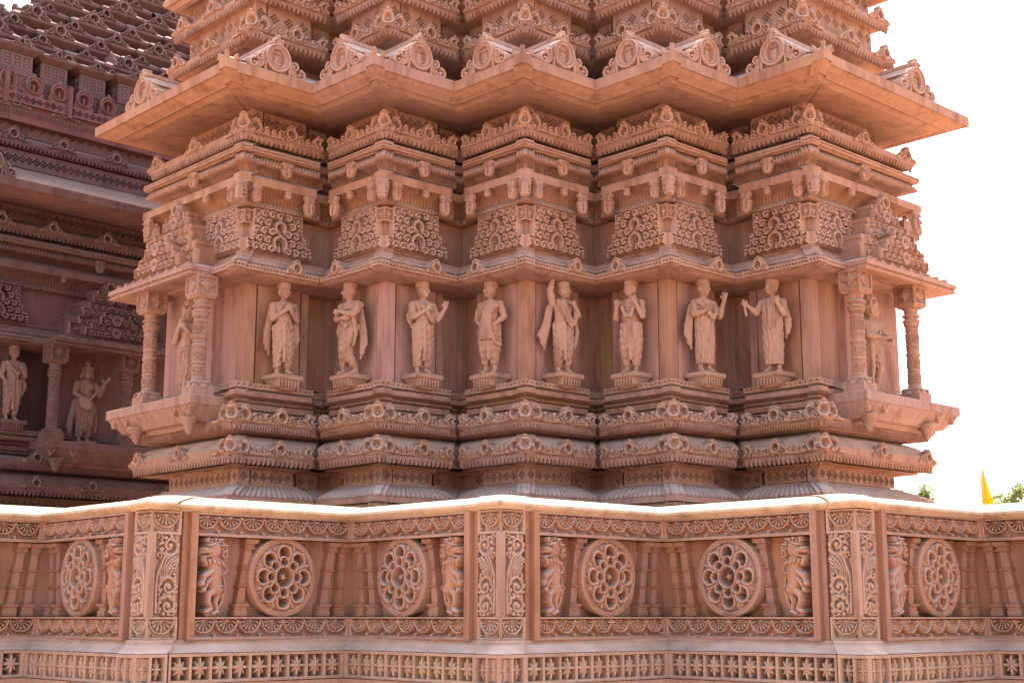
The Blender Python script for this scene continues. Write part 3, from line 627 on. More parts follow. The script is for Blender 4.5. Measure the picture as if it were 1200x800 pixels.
def panel_relief(t0, wt, wb, h, mat, cell=.0062):
    """pierced scroll-work panel with a stepped outer outline; everything between the scrolls is cut deep"""
    D = -.085; rl = Relief(t0 - .07, wb + .005, 0, h, cell); rl.H[:] = D
    out = rl.rect(t0, wt, 0, h); out = np.minimum(out, rl.rect(t0, wt + (wb - wt) * .4, 0, h * .55)); out = np.minimum(out, rl.rect(t0, wb, 0, h * .30))
    out = np.minimum(out, rl.rect(t0 - .07, t0 + .01, 0, h * .30)); rl.S = out.copy()
    k = lambda d, hh=0.0, bv=.006: rl.up(np.maximum(d, out), hh - D, bv, D, outline=False)
    k(-(out + .013)); c = t0 + (wt - t0) * .54
    rr = random.Random(11); big = [(c, h * .27, h * .165), (c, h * .64, h * .13)]
    for (x, z, r) in big:
        k(rl.line(arc(x, z, r, -42, 222, 16), h * .040), .012); k(rl.line(arc(x, z - r * .05, r * .66, -30, 210, 12), h * .018), -.01); k(rl.line([(x, z - r), (x, z - r * .35)], r * .34, r * .22), -.01, .015); k(rl.disc(x, z + r * .02, r * .2), -.005, .012); [k(rl.line(spiral(x + q_ * r * .95, z - r * .95, r * .30, r * .05, R(90), R(90) + q_ * 6), h * .022), .008) for q_ in (-1, 1)]
        k(rl.disc(x, z + r * 1.15, h * .045), .012)
    st = h * .215; q = h * .21; sq = [(t0 + q * .55, h - q * .58), (wt - q * .55, h - q * .58)]
    for (x, z) in sq:
        k(np.abs(rl.rect(x - q * .46, x + q * .46, z - q * .46, z + q * .46)) - h * .016, .004)
        for a in range(4):
            an = math.pi / 4 + a * math.pi / 2; k(rl.line([(x, z), (x + q * .5 * math.cos(an), z + q * .5 * math.sin(an))], h * .040, h * .010), .0)
    nz = 5
    for j in range(nz):
        z = h * (.105 + .20 * j)
        for i in range(-6, 7):
            x = c + (i + (.5 if j % 2 else 0)) * st
            if any(math.hypot(x - bx, z - bz) < br + h * .045 for bx, bz, br in big): continue
            if any(abs(x - bx) < q * .62 and abs(z - bz) < q * .62 for bx, bz in sq): continue
            s_ = 1 if x > c else -1
            if i == 0 and j % 2 == 0: s_ = 1 if j % 4 else -1
            k(rl.line(spiral(x, z, h * .092, h * .018, R(90 + 40 * s_), R(90 + 40 * s_) - s_ * 6.3, 16), h * .034, h * .030), .006)
            k(rl.line([(x + s_ * h * .09, z - h * .02), (x + s_ * h * .11, z + h * .09), (x + s_ * h * .04, z + h * .14)], h * .028, h * .018), -.004)
    return rl.mesh('scrollwork', mat, .09)
def star_square(rl, x0, x1, z0, z1, b=.006):
    cx, cz = (x0 + x1) / 2, (z0 + z1) / 2; hx, hz = (x1 - x0) / 2, (z1 - z0) / 2
    rl.cut(rl.rect(x0, x1, z0, z1), -.022, 1.0)
    d = np.abs((rl.X - cx) / hx) ** .62 + np.abs((rl.Zz - cz) / hz) ** .62 - 1.12
    rl.up(d * hx * .5, .022, .016, -.020, outline=False)
    rl.up(rl.disc(cx, cz, hx * .22), .014, .008, .0, outline=False)
def pillar_meshes(mat):
    res = {}
    mb = MB()
    mb.sq([(.105, .105, 0), (.105, .105, .075), (.088, .088, .10), (.088, .088, .125), (.07, .07, .135)])
    for a in range(4):
        c, s_ = math.cos(a * math.pi / 2), math.sin(a * math.pi / 2)
        for i in range(8):
            t = (i + .5) / 8 * math.pi; x, z = .062 * math.cos(t), .118 - .055 * math.sin(t); y = -.106
            vs = [(x + dx, y + dy, z + dz) for dx in (-.014, .014) for dy in (-.004, .02) for dz in (-.007, .007)]
            mb.add([(vx * c - vy * s_, vx * s_ + vy * c, vz) for vx, vy, vz in vs], [(0, 1, 3, 2), (4, 6, 7, 5), (0, 4, 5, 1), (2, 3, 7, 6), (0, 2, 6, 4), (1, 5, 7, 3)])
    res['base'] = mb.mesh('base', mat)
    # shaft with carved surface
    prof = [(.068, .125), (.068, .15), (.060, .155)]
    rows = []
    def rad(z, th):
        if z < .15: r = .066
        elif z < .44: r = .0575 - .004 * (z - .15); r += pat(z, th)
        elif z < .475: r = .074 - .9 * abs(z - .4575)
        elif z < .50: r = .060
        elif z < .73: r = .0565; r += pat(z + .05, th)
        elif z < .76: r = .078 - .6 * abs(z - .745)
        elif z < .79: r = .085 - .7 * abs(z - .775)
        elif z < .81: r = .064
        elif z < .84: r = .086 - .8 * abs(z - .825)
        elif z < .90: r = .060 + .25 * (z - .84)
        else: r = .080
        return r
    def pat(z, th):
        u = (th * 5 / (2 * math.pi)) % 1 - .5; v = ((z - .15) / .145) % 1
        a = 0
        rr = math.hypot(u * 1.1, v - .55)
        if .20 < rr < .34 or rr < .10: a = .009
        if v < .10 or v > .93: a = .008
        if abs(u) > .42 and .2 < v < .8: a = .006
        if .36 < rr < .42 and v < .5: a = .006
        return a
    zs = np.arange(.125, .9001, .0055); seg = 72; V = []; 
    for z in zs:
        for k in range(seg):
            th = 2 * math.pi * k / seg; r = rad(z, th); V.append((r * math.cos(th), r * math.sin(th), z))
    F = [(i * seg + k, i * seg + (k + 1) % seg, (i + 1) * seg + (k + 1) % seg, (i + 1) * seg + k) for i in range(len(zs) - 1) for k in range(seg)]
    res['shaft'] = mesh_np('shaft', V, F, mat)
    mb = MB(); mb.sq([(.085, .085, .895), (.105, .105, .92), (.105, .105, .925)])
    mb.sq([(.104, .104, 1.095), (.104, .104, 1.115)]); mb.box(-.085, .085, -.085, .085, .92, 1.10)
    rl = Relief(-.107, .107, .922, 1.10, .006); rl.plate(-.107, .107, .922, 1.10, 0); star_square(rl, -.088, .088, .940, 1.084)
    V, F = rl.arrays(.012, -.108)
    for a in range(4):
        c, s_ = math.cos(a * math.pi / 2), math.sin(a * math.pi / 2)
        mb.add(np.stack([V[:, 0] * c - V[:, 1] * s_, V[:, 0] * s_ + V[:, 1] * c, V[:, 2]], 1).tolist(), F.tolist())
    res['capital'] = mb.mesh('capital', mat)
    return res
def dormer_body(mat, w_=.34, h=.355, dp=.55):
    mb = MB(); mb.prism([(-w_ * .55, 0), (w_ * .55, 0), (w_ * .52, h * .35), (w_ * .36, h * .62), (w_ * .16, h * .84), (-w_ * .16, h * .84), (-w_ * .36, h * .62), (-w_ * .52, h * .35)], .01, dp)
    mb.prism([(-w_ * .2, h * .86), (w_ * .2, h * .86), (w_ * .16, h * .98), (-w_ * .16, h * .98)], .0, dp)
    mb.prism([(-w_ * .45, h * .60), (w_ * .45, h * .60), (w_ * .22, h * .835), (-w_ * .22, h * .835)], -.004, dp + .004)
    return mb.mesh('dormer', mat)
def dormer_front(mat, h=.40, cell=.006):
    rl = Relief(-.32, .32, 0, h * 1.03, cell); X, Zv = rl.X, rl.Zz
    for s in (-1, 1):
        rl.up(rl.line([(s * .27, .01), (s * .19, h * .16), (s * .11, h * .42)], .012, .05), .012, .01)
        rl.up(rl.line(spiral(s * .25, h * .15, h * .13, .006, R(90), R(90) - s * 7), .014, .010), .03, .01)
        rl.up(rl.line(spiral(s * .185, h * .32, h * .10, .005, R(90), R(90) - s * 6.5), .012, .009), .03, .01)
        rl.up(rl.line([(s * .13, .01), (s * .13, h * .2), (s * .11, h * .30)], .012, .008), .028, .01)
        rl.cut(rl.disc(s * .20, h * .06, .012), -.01); rl.cut(rl.disc(s * .135, h * .44, .010), -.01)
    rl.up(rl.disc(0, h * .42, h * .33), .018, .01); rl.up(rl.ringd(0, h * .42, h * .31, .012), .035, .01)
    rl.up(rl.ringd(0, h * .42, h * .24, .007), .028, .008)
    rl.up(rl.line([(0, h * .70), (0, h * .93)], .040, .020), .026, .014)
    for s in (-1, 1): rl.up(rl.line(spiral(s * .030, h * .80, .022, .004, R(90), R(90) - s * 6), .008), .034, .008)
    rl.cut(rl.disc(0, h * .42, h * .21, .85), -.05, 1)
    rl.up(rl.disc(0, h * .30, .045), .05, .02, -.05, outline=False); rl.up(rl.disc(0, h * .42, .030), .05, .02, -.05, outline=False); rl.up(rl.disc(0, h * .50, .017), .045, .02, -.05, outline=False)
    for s in (-1, 1): rl.up(rl.line(spiral(s * .022, h * .28, .018, .004, 0, s * 6), .006), .05, .008, -.04, outline=False)
    return rl.mesh('dormer_front', mat, .07)

# ------------------------------------------------------------------ the courses of a tower pier, read off the photograph: (row in photo, offset)
def arcprof(p0, o0, p1, o1, bulge, n=5, wt=1.0):
    """rows between two profile points, bulging outwards (bulge>0) or hollow (<0)"""
    r = []
    for i in range(n + 1):
        t = i / n; a = t * math.pi / 2
        if bulge > 0: o = o0 + (o1 - o0) * (1 - math.cos(a)) if o1 < o0 else o0 + (o1 - o0) * math.sin(a)
        else: o = o0 + (o1 - o0) * (1 - math.cos(a)) if o1 > o0 else o0 + (o1 - o0) * math.sin(a)
        r.append((p0 + (p1 - p0) * t, o, wt))
    return r
def P3(rows): return [(q[1], (Z(q[0], 0 if q[1] <= -.1 else q[1]) if q[0] > -900 else -1000 - q[0]), q[2] if len(q) > 2 else 0) for q in rows]
def torus_rows(pb, pt, o, bulge=.03, n=7, wt=1): return [(pb + (pt - pb) * i / n, o + bulge * math.sin(math.pi * i / n), wt) for i in range(n + 1)]
COURSES = [
 ('base_plinth', [(-1001.2, .32), (604, .32), (600, .28), (600, .1)], .64, .06, None, 'stone'),
 ('leaf_moulding', [(600, .1), (598, .22), (596, .24, 1), (590, .25, 1), (587, .225), (586, .1)], .635, .06, (.02, .045), 'stone'),
 ('base_cushion', [(586, .10), (586, .285), (579.5, .285), (579.2, .262)] + [(579 - 12.5 * i / 8, .262 - .20 * (1 - math.cos(i / 8 * math.pi / 2)), 1.0) for i in range(9)] + [(566, -.05)], lambda i: .64 - (.15 * (1 - math.cos(min(8, max(0, i - 4)) / 8 * math.pi / 2))), .06, (.034, .055), 'stone'),
 ('neck_slab', [(566.2, -.05), (566.2, .045), (563.6, .035), (563.6, -.05)], .46, .10, None, 'stone'),
 ('lattice_neck', [(563.6, -.045), (547.6, -.045)], .405, .10, None, 'stone'),
 ('neck_cornice', [(547.6, -.05), (547.4, .03), (544, .05), (543.5, .14), (541.5, .20), (541, .02)], lambda i: (.43, .43, .46, .55, .60, .60)[i], .10, None, 'stone'),
 ('lower_cornice', [(541, .0), (538, .22), (531, .235), (530, .24), (529.8, .26), (520, .26), (518, .22), (514, .20), (509.5, .15), (507, .06), (507, -.1)], .625, .07, None, 'stone'),
 ('upper_cornice', [(507, -.1), (506.5, .04), (500.5, .20), (494, .225), (492.4, .235), (492, .26), (486.5, .26), (485, .20), (482.5, .10), (482.5, -.1)], .632, .07, None, 'stone'),
 ('lower_ledge', [(482.5, -.1), (482, .06), (479.5, .085), (478, .085), (477.5, .03), (476, .03), (475.5, .08), (469, .09), (468.5, .03), (467.8, .03)], .57, .10, None, 'stone'),
 ('upper_ledge', [(467.8, .03), (467, .08), (464, .10), (463.8, .07), (463, .08), (461, .12), (458.5, .165), (453.5, .175), (452.6, .11), (451.4, .10)], .58, .10, None, 'stone'),
 ('dotted_ledge', [(451.4, .10), (451.2, .135), (444.3, .135), (443.8, .12), (443.6, -.1)], .585, .10, None, 'stone'),
 ('canopy', [(327.5, -.3), (327.5, .02), (315, .26), (313, .285), (311.6, .29), (311.2, .31), (309, .31), (308.8, .32), (302.3, .32), (301.3, .24), (300.5, .23), (299.6, .245), (297, .23), (296.6, .19), (295, .19), (294.4, .16), (291.2, .15), (291, -.3)], .66, 0, None, 'stone'),
 ('capital_block', [(291, .12), (288, .12), (287.8, .055), (238, .055)], .44, .10, None, 'stone'),
 ('lower_capital', [(238.5, -.1), (238, .08)] + torus_rows(237, 229, .10, .035, 5, .5) + [(228, .09, 0)] + [(228 - 21.5 * i / 6, .09 + .15 * (i / 6) ** 1.8, 1.0) for i in range(7)] + [(206, .27), (196.8, .27), (196.3, .1), (196.3, -.1)], .592, .10, (.020, .038), 'stone'),
 ('upper_capital', [(196.8, -.1), (196.3, .10, 1)] + [(196 - 9 * i / 4, .10 + .06 * (i / 4) ** 1.5, 1.0) for i in range(5)] + [(186.5, .17)] + torus_rows(185, 173.5, .20, .055, 7, 1.0) + [(172.5, .20), (171.5, .245), (169, .265), (163.5, .265), (161.8, .24), (161.5, .1), (161.5, -.1)], .612, .09, (.019, .036), 'stone'),
 ('top_cornice', [(161.5, -.1), (160.5, .12), (157.5, .19), (150.5, .215), (149.6, .22), (149.2, .24), (142, .24), (141.5, .20), (143.5, .10), (144, .0), (144, -.1)], .628, .07, None, 'stone'),
 ('lattice_frieze', [(144, -.045), (121.5, -.045)], .42, .10, None, 'stone'),
 ('eave', [(123, -.3), (122, .03), (112, .24), (104, .40), (98, .50), (92, .555), (90.5, .575), (89.8, .61), (88.2, .62), (80, .69), (74.5, .725), (73.2, .735), (72.6, .76), (60.6, .76), (60.4, .70), (63, .5), (66, .3), (66, .0), (60, -.3)], .66, 0, None, 'stone'),
 ('tier_frieze', [(66, .04), (43, .04)], .46, .10, None, 'stone'),
 ('tier_cornice', [(45, -.3), (43, .02), (42, .04), (40, .06), (34, .09), (29.5, .11), (28.9, .115), (28.5, .135), (23, .135), (22.5, .10), (24, .04), (24, -.04), (24, -.1)], .622, .07, None, 'stone'),
 ('tier_frieze', [(24, -.04), (-6, -.04)], .44, .10, None, 'stone'),
 ('tier_cornice', [(-2, -.1), (-5, .02), (-10, .06), (-13, .085), (-16.5, .09), (-17, .11), (-22.5, .11), (-23, .08), (-21.5, .02), (-21, -.06), (-21, -.1)], .622, .07, None, 'stone'),
 ('tier_frieze', [(-21, -.07), (-46, -.07)], .46, .10, None, 'stone'),
 ('tier_eave', [(-44, -.1), (-46, .0), (-48, .08), (-53, .13), (-60, .16), (-62, .19), (-70, .20), (-74, .15), (-84, .0), (-88, -.1)], .63, .05, None, 'stone'),
]
CZ = {}
def crest_parts(root_c, k, py_bot, py_top, o, Wt, mat, L, side_types, scale=1):
    h = Z(py_top, o) - Z(py_bot, o); z = Z(py_bot, o)
    for side, ty in side_types:
        blk = cached(('blk', round(h, 3), mat), lambda: crest_block(h, M[mat]))
        put('corner_crest', blk, root_c, side, o + EB + .006, z)
        if ty == 'std':
            me = cached(('std', round(h, 3), round(Wt, 3), mat), lambda: crest_std(h, Wt, M[mat]))
            put('carved_crest', me, root_c, side, o + .006, z)
        else:
            me = cached(('one', round(h, 3), mat), lambda: crest_one(h * .95, M[mat]))
            Lo = L + 2 * o
            hs = cached(('hs', round(h, 3), mat), lambda: crest_half(h, M[mat]))
            put('carved_crest', hs, root_c, side, o + .006, z)
            for tt in ([Lo * .5] if L < 1.8 else [.42, 1.05, 1.75, Lo * .78]): put('carved_crest', me, root_c, side, o + .006, z, t=tt)
            put('carved_crest', me, root_c, side, o + .006, z, t=Lo - h * .9)
def crest_half(h, mat):
    rl = Relief(T0, T0 + h * 1.3, 0, h, .0075); rl.plate(T0, T0 + h * 1.3, 0, h * .1, .004); kudu(rl, T0 + .012, 0, h * .92, h * 1.25, side=1); return rl.mesh('crest_end', mat, .035)

def build_tower(name, label, loc, rz, ks, L, mat='stone', zoff=0, tb=.42, niche=True, extra_top=False, core_top=-85):
    root = thing(name, label, 'temple', loc, rz)
    mS = mat
    for ci, (cn, rows, hw, r, rib, _m) in enumerate(COURSES):
        if mat == 'old' and ci >= len(COURSES) - 2: continue
        void = mat == 'stone' and rows[0][0] == 66        # the deep shadow gap above the big eave
        if void: rows = [(66, -.28), (43, -.28)]
        prof = P3(rows)
        for k in ks:
            end = abs(k) == 2
            def mk():
                mb = MB(); sweep(mb, prof, hw, r, None, (L - (.34 if cn == 'eave' else 0)) if end else None, rib=rib, smooth=False)
                return mb.mesh(cn, M[mS])
            me = cached((ci, end, L, mS), mk)
            c = ob(cn, me, root, (k * S + rnd.uniform(-.003, .003), rnd.uniform(-.005, .005), rnd.uniform(-.002, .002)), R(rnd.uniform(-.12, .12)), -1 if k == -2 else 1)
            ps = 1 if k >= 0 else -1
            # faces of this pier: local side (+1 right,-1 left), mirrored object for k=-2 flips both
            sides = [(1, 'long' if end else 'std'), (-1, 'std')]
            Wt = (hw if not callable(hw) else .6) * R2
            def th(key, fn): return cached((key, ci, L if 'l' in key else 0, mS), fn)
            tl = lambda o: L + 2 * o
            if cn == 'lower_cornice':
                crest_parts(c, k, 528, 508, .26, Wt, mS, L, sides)
                z = Z(529.8, .26)
                for s_, ty in sides:
                    put('pendant_row', th('t' + ty[0], lambda: teeth_mesh(Wt - .01, 0, .075, .052, M[mS], None if ty == 'std' else tl(.24))), c, s_, .255, z, kind='stuff')
            elif cn == 'upper_cornice':
                crest_parts(c, k, 490, 468.5, .26, Wt, mS, L, sides)
                for s_, ty in sides:
                    put('pendant_row', th('t' + ty[0], lambda: teeth_mesh(Wt - .06, 0, .058, .030, M[mS], None if ty == 'std' else tl(.22))), c, s_, .248, Z(492.2, .25), kind='stuff')
            elif cn == 'top_cornice':
                crest_parts(c, k, 147, 127, .24, Wt, mS, L, sides)
                for s_, ty in sides:
                    put('pendant_row', th('t' + ty[0], lambda: teeth_mesh(Wt - .02, 0, .066, .052, M[mS], None if ty == 'std' else tl(.22))), c, s_, .235, Z(149.6, .235), kind='stuff')
            elif cn == 'tier_cornice':
                dy = 0 if rows[0][0] > 0 else -45.5; oo = .135 if rows[0][0] > 0 else .11
                crest_parts(c, k, 27 + dy, 6.5 + dy, oo, Wt, mS, L, sides)
                for s_, ty in sides:
                    put('pendant_row', th('t' + ty[0], lambda: teeth_mesh(Wt - .02, 0, .070, .052, M[mS], None if ty == 'std' else tl(oo))), c, s_, oo, Z(28.9 + dy, oo), kind='stuff')
            elif void: pass
            elif cn in ('lattice_neck', 'lattice_frieze', 'tier_frieze'):
                pb, pt = rows[0][0], rows[-1][0]; o = rows[0][1] + .042; h = Z(pt, o) - Z(pb, o); lp = .088 if h < .2 else .125
                for s_, ty in sides:
                    e_ = Wt if ty == 'std' else tl(0) - .05
                    put('lattice', th('g' + ty[0], lambda: lattice_band(T0 + .01, e_, h, M[mS], lp)), c, s_, o + .006, Z(pb, o))
                    put('lattice', th('gb', lambda: lattice_band(.0, T0 - .002, h, M[mS], .088)), c, s_, o + EB + .006, Z(pb, o))
                    if ty == 'std': put('lattice', th('gr', lambda: lattice_band(Wt + .02, S / R2 - .1, h, M[mS], .088)), c, s_, o - r + .006, Z(pb, o), t=.0)
            elif cn == 'dotted_ledge':
                for s_, ty in sides:
                    put('dotted_band', th('g' + ty[0], lambda: dots(T0, Wt if ty == 'std' else tl(.13) - 1.25, .048, M[mS], .055, .006)), c, s_, 155e-3, Z(450.6, .135))
                    put('dotted_band', th('gb', lambda: dots(0, T0, .048, M[mS], .055, .006)), c, s_, 155e-3 + EB, Z(450.6, .135))
            elif cn == 'canopy':
                for s_, ty in sides:
                    put('dotted_band', th('g' + ty[0], lambda: dots(T0, Wt - .02 if ty == 'std' else .9, .046, M[mS], .036, .0055)), c, s_, .342, Z(308.6, .32))
                    put('dotted_band', th('gb', lambda: dots(0, T0, .046, M[mS], .036, .0055)), c, s_, .342 + EB, Z(308.6, .32))
                    if ty == 'std': put('small_gable', cached(('sg', mS), lambda: crest_one(.145, M[mS], 1.5, .006)), c, s_, .345, Z(306, .32), t=.66)
                    if ty == 'std': put('gable_body', cached(('sgb', mS), lambda: small_body(M[mS])), c, s_, .32, Z(303, .32), t=.66)
            elif cn == 'capital_block':
                h = Z(238.6, .10) - Z(289, .10)
                for s_, ty in sides:
                    put('scrollwork_panel', cached(('pan', mS), lambda: panel_relief(T0 + .004, .66, .77, h, M[mS])), c, s_, .165, Z(289, .10))
                    put('corner_tile', cached(('ct', mS), lambda: corner_tile(M[mS])), c, s_, .115 + EB, Z(257, .1))
            elif cn == 'lower_capital':
                for s_, ty in sides:
                    zt = Z(207, .26); sh1 = cached(('sh1', mS), lambda: shield(.09, .17, M[mS])); sh2 = cached(('sh2', mS), lambda: shield(.115, .20, M[mS])); sh3 = cached(('sh3', mS), lambda: shield(.06, .07, M[mS])); 
                    put('carved_bracket', cached(('shc', mS), lambda: half_shield(M[mS])), c, s_, .275 + EB, zt)
                    put('carved_bracket', sh1, c, s_, .265, zt, t=T0 + .065)
                    put('carved_bracket', sh3, c, s_, .258, zt, t=Wt * .62 if ty == 'std' else tl(.26) * .35)
                    put('carved_bracket', sh2, c, s_, .265, zt, t=(Wt if ty == 'std' else tl(.26)) - .075)
            elif cn == 'upper_capital':
                for s_, ty in sides:
                    put('carved_bracket', cached(('sh4', mS), lambda: shield(.11, .15, M[mS])), c, s_, .272, Z(174, .25), t=Wt * .58 if ty == 'std' else tl(.26) * .48)
                    put('dotted_band', th('g' + ty[0], lambda: dots(T0, Wt if ty == 'std' else tl(.265), .042, M[mS], .030, .005)), c, s_, .286, Z(169, .265))
                    put('dotted_band', th('gb', lambda: dots(0, T0, .042, M[mS], .030, .005)), c, s_, .286 + EB, Z(169, .265))
            elif cn == 'eave':
                for s_, ty in sides:
                    zz = Z(60.6, .76); d1 = cached(('db', mS), lambda: dormer_body(M[mS])); d2 = cached(('df', mS), lambda: dormer_front(M[mS]))
                    pos = [.50] if ty == 'std' else ([1.0 * (L + 1.5) - 1.25] if L < 1.8 else [.50, L + .75 - .15])
                    for tt in pos:
                        put('eave_dormer', d1, c, s_, .70, zz - .01, t=tt); put('dormer_front', d2, c, s_, .71, zz - .01, t=tt)
                    hm = cached(('horn', mS), lambda: horn(M[mS])); put('eave_horn', hm, c, s_, .76 + EB, zz)
    # shafts: the tall plain stones behind the figures
    zb, zt = Z(444.5, 0), Z(326.5, 0)
    for k in ks:
        end = abs(k) == 2
        def mk():
            mb = MB()
            prof = [(0, zb), (0, zt)]
            sweep(mb, prof, .425, .16, None, .50 if end else None)
            return mb.mesh('pier_shaft', M['shaft'] if mS == 'stone' else M[mS])
        me = cached(('shaft', end, mS), mk)
        c = ob('pier_shaft', me, root, (k * S, 0, 0), 0, -1 if k == -2 else 1)
        # raised strips on the shaft faces
        def strip(w0, w1, d): 
            mb = MB(); mb.box(w0, w1, -d, .05, zb, zt); return mb.mesh('shaft_strip', M['shaft'] if mS == 'stone' else M[mS])
        for s_ in (1, -1):
            put('shaft_strip', cached(('st1', mS), lambda: strip(T0 + .002, T0 + .30, .008)), c, s_, 0, 0)
            if not (end and s_ == 1):
                put('shaft_strip', cached(('st2', mS), lambda: strip(.60, .68, -.012 + .02)), c, s_, -.03, 0, t=.0)
                put('shaft_strip', cached(('st3', mS), lambda: strip(-.075, .0, .03)), c, s_, -.16, 0, t=S / R2)
    # bay wall, balcony, canopy and pediment on the long faces
    for k in ks:
        if abs(k) != 2: continue
        sd = 1 if k > 0 else -1; bx = k * S
        def pt(nm, key, fn, t=0.0, o=0.0, z=0.0, par=None, **pr):
            me = cached((key, mS, L, tb), fn); x = bx + sd * (t + o) / R2; y = (t - o) / R2
            if par is not None: return ob(nm, me, par, (t, -o, z), 0, 1, **pr)
            return ob(nm, me, root, (x, y, z), R(45) * sd, sd, **pr)
        zs = Z(460, .0) - .0; sl_top = Hpix(460, Y0 - .22); can = Hpix(322.5, Y0 - .15)
        zfl = sl_top
        def baywall():
            mb = MB(); mb.box(tb - .02, L - .02, -.10, .4, zfl - .2, zt); mb.box(tb + .14, L - .16, -.125, -.09, zfl - .2, zt)
            return mb.mesh('bay_wall', M['shaft'] if mS == 'stone' else M[mS])
        pt('bay_wall', 'bw', baywall)
        f0, f1 = tb - .36, L + .36
        def slab():
            mb = MB()
            def loft(rows):
                vs = []; fs = []
                for (a, b, o1, z) in rows: vs += [(a, -o1, z), (b, -o1, z), (b, .1, z), (a, .1, z)]
                for i in range(len(rows) - 1):
                    for q in range(4): fs.append((i * 4 + q, i * 4 + (q + 1) % 4, i * 4 + 4 + (q + 1) % 4, i * 4 + 4 + q))
                fs.append((0, 3, 2, 1)); m = 4 * (len(rows) - 1); fs.append((m, m + 1, m + 2, m + 3)); mb.add(vs, fs)
            loft([(f0 + .16, f1 - .18, .30, -.27), (f0 + .16, f1 - .18, .33, -.235), (f0 + .10, f1 - .12, .38, -.225), (f0 + .02, f1 - .03, .475, -.105), (f0 + .015, f1 - .02, .485, -.092), (f0, f1, .50, -.085), (f0, f1, .50, -.005), (f0 + .005, f1 - .005, .495, 0)])
            return mb.mesh('balcony_slab', M[mS])
        bs = pt('balcony_slab', 'slab', slab, z=sl_top)
        def pend():
            mb = MB(); mb.lathe([(.085, .02), (.085, -.0), (.07, -.015), (.075, -.03), (.05, -.05), (.055, -.065), (.035, -.09), (.038, -.10), (.012, -.135), (.002, -.14)], 20); return mb.mesh('pendant', M[mS])
        for tt in (f0 + .17, f1 - .45): ob('hanging_pendant', cached(('pend', mS), pend), bs, (tt, -.40, -.215))
        def corner_leaf():
            rl = Relief(-.07, .07, -.09, 0, .006); rl.up(np.maximum(np.abs(rl.X) - .065 - rl.Zz * .65, rl.Zz), .014, .02); rl.up(rl.line(arc(0, -.0, .04, 200, 340), .008), .026, .01); rl.cut(rl.disc(0, -.03, .010), 0); return rl.mesh('corner_leaf', M[mS], .03)
        for tt in (f0 + .075, f0 + .34, f1 - .35, f1 - .1): ob('leaf_drop', cached(('cl', mS), corner_leaf), bs, (tt, -.47, -.087))
        for tt in (tb - .25, tb + .67):
            pr_ = cached(('pil', mS), lambda: pillar_meshes(M[mS] ))
            p = pt('pillar', 'pilshaft', lambda: pr_['shaft'], tt, .37, sl_top)
            ob('pillar_base', pr_['base'], p); ob('pillar_capital', pr_['capital'], p)
        def canopy2():
            mb = MB(); a, b = tb - .34, L + .34
            rows = [(a + .30, b - .3, .1, .02), (a + .01, b - .02, .53, .0), (a, b, .55, .006), (a, b, .55, .022), (a + .012, b - .012, .535, .026), (a + .012, b - .012, .535, .040), (a - .0, b, .56, .046), (a, b, .56, .085), (a + .1, b - .1, .45, .13), (a + .2, b - .2, .35, .15)]
            vs = []; fs = []
            for (p, q, o1, z) in rows: vs += [(p, -o1, z), (q, -o1, z), (q, .1, z), (p, .1, z)]
            for i in range(len(rows) - 1):
                for q in range(4): fs.append((i * 4 + q, i * 4 + (q + 1) % 4, i * 4 + 4 + (q + 1) % 4, i * 4 + 4 + q))
            mb.add(vs, fs); 
            mb.box(a + .12, b - .25, -.49, .1, .10, .135); mb.box(a + .2, b - .35, -.45, .1, .13, .165)
            r2 = random.Random(3); x = a + .25
            while x < b - .2:                          # weathered ribs of the canopy roof
                mb.prism([(x, .085), (x + .05, .085), (x + .04, .118), (x + .01, .118)], -.555, -.45); x += .15 + r2.random() * .02
            return mb.mesh('bay_canopy', M[mS])
        pt('bay_canopy', 'can2', canopy2, z=can)
        zp = can + .165
        def ped(wd, z0, z1, dp, nm):
            def f():
                rl = Relief(-wd / 2, wd / 2, 0, z1 - z0, .0065); h = z1 - z0; rl.H[:] = -.02
                out = np.minimum(rl.rect(-wd / 2, wd / 2, 0, h * .62), rl.rect(-wd * .40, wd * .40, 0, h)); rl.S = out.copy()
                rl.up(np.maximum(out, -(out + .012)), .02, .006, outline=False)
                k_ = lambda d, hh=.026: rl.up(np.maximum(d, out), hh, .008, outline=False)
                k_(rl.ringd(0, h * .45, h * .34, .014)); k_(rl.disc(0, h * .34, h * .12)); k_(rl.disc(0, h * .55, h * .07)); k_(rl.ringd(0, h * .45, h * .22, .008))
                n = int(wd / .12)
                for s_ in (-1, 1):
                    for i in range(n):
                        x = s_ * (h * .45 + .05 + i * .095)
                        if abs(x) < wd / 2 - .02:
                            k_(rl.line(spiral(x, h * .28, .042, .004, s_ * .5, s_ * 8), .0085)); k_(rl.line(spiral(x - s_ * .04, h * .68, .032, .004, -s_ * .5, -s_ * 7), .008)); k_(rl.disc(x, h * .28, .012), .03)
                return rl.mesh(nm, M[mS], .05)
            return f
        cx = tb + .44
        tiers = [(1.10, .0, .24, .36), (.74, .24, .44, .32), (.44, .44, .60, .28)]
        p0 = None
        def pbody():
            mb = MB()
            for wd, a, b, dp in tiers:
                mb.box(-wd / 2 + .01, wd / 2 - .01, -.005 + (.36 - dp), .42, a, b - .045); mb.box(-wd / 2 - .0, wd / 2 + .0, -.004 + (.36 - dp), .43, b - .045, b - .005)
            mb.box(-.42, .42, -.10, .0, 0, .12); mb.box(-.28, .28, -.10, 0, .12, .22); mb.box(-.15, .15, -.09, 0, .22, .30)
            mb.prism([(-.10, .60), (.10, .60), (.07, .70), (-.07, .70)], .09, .42)
            return mb.mesh('pediment', M[mS])
        p0 = pt('pediment', 'pedb', pbody, cx, .36, zp)
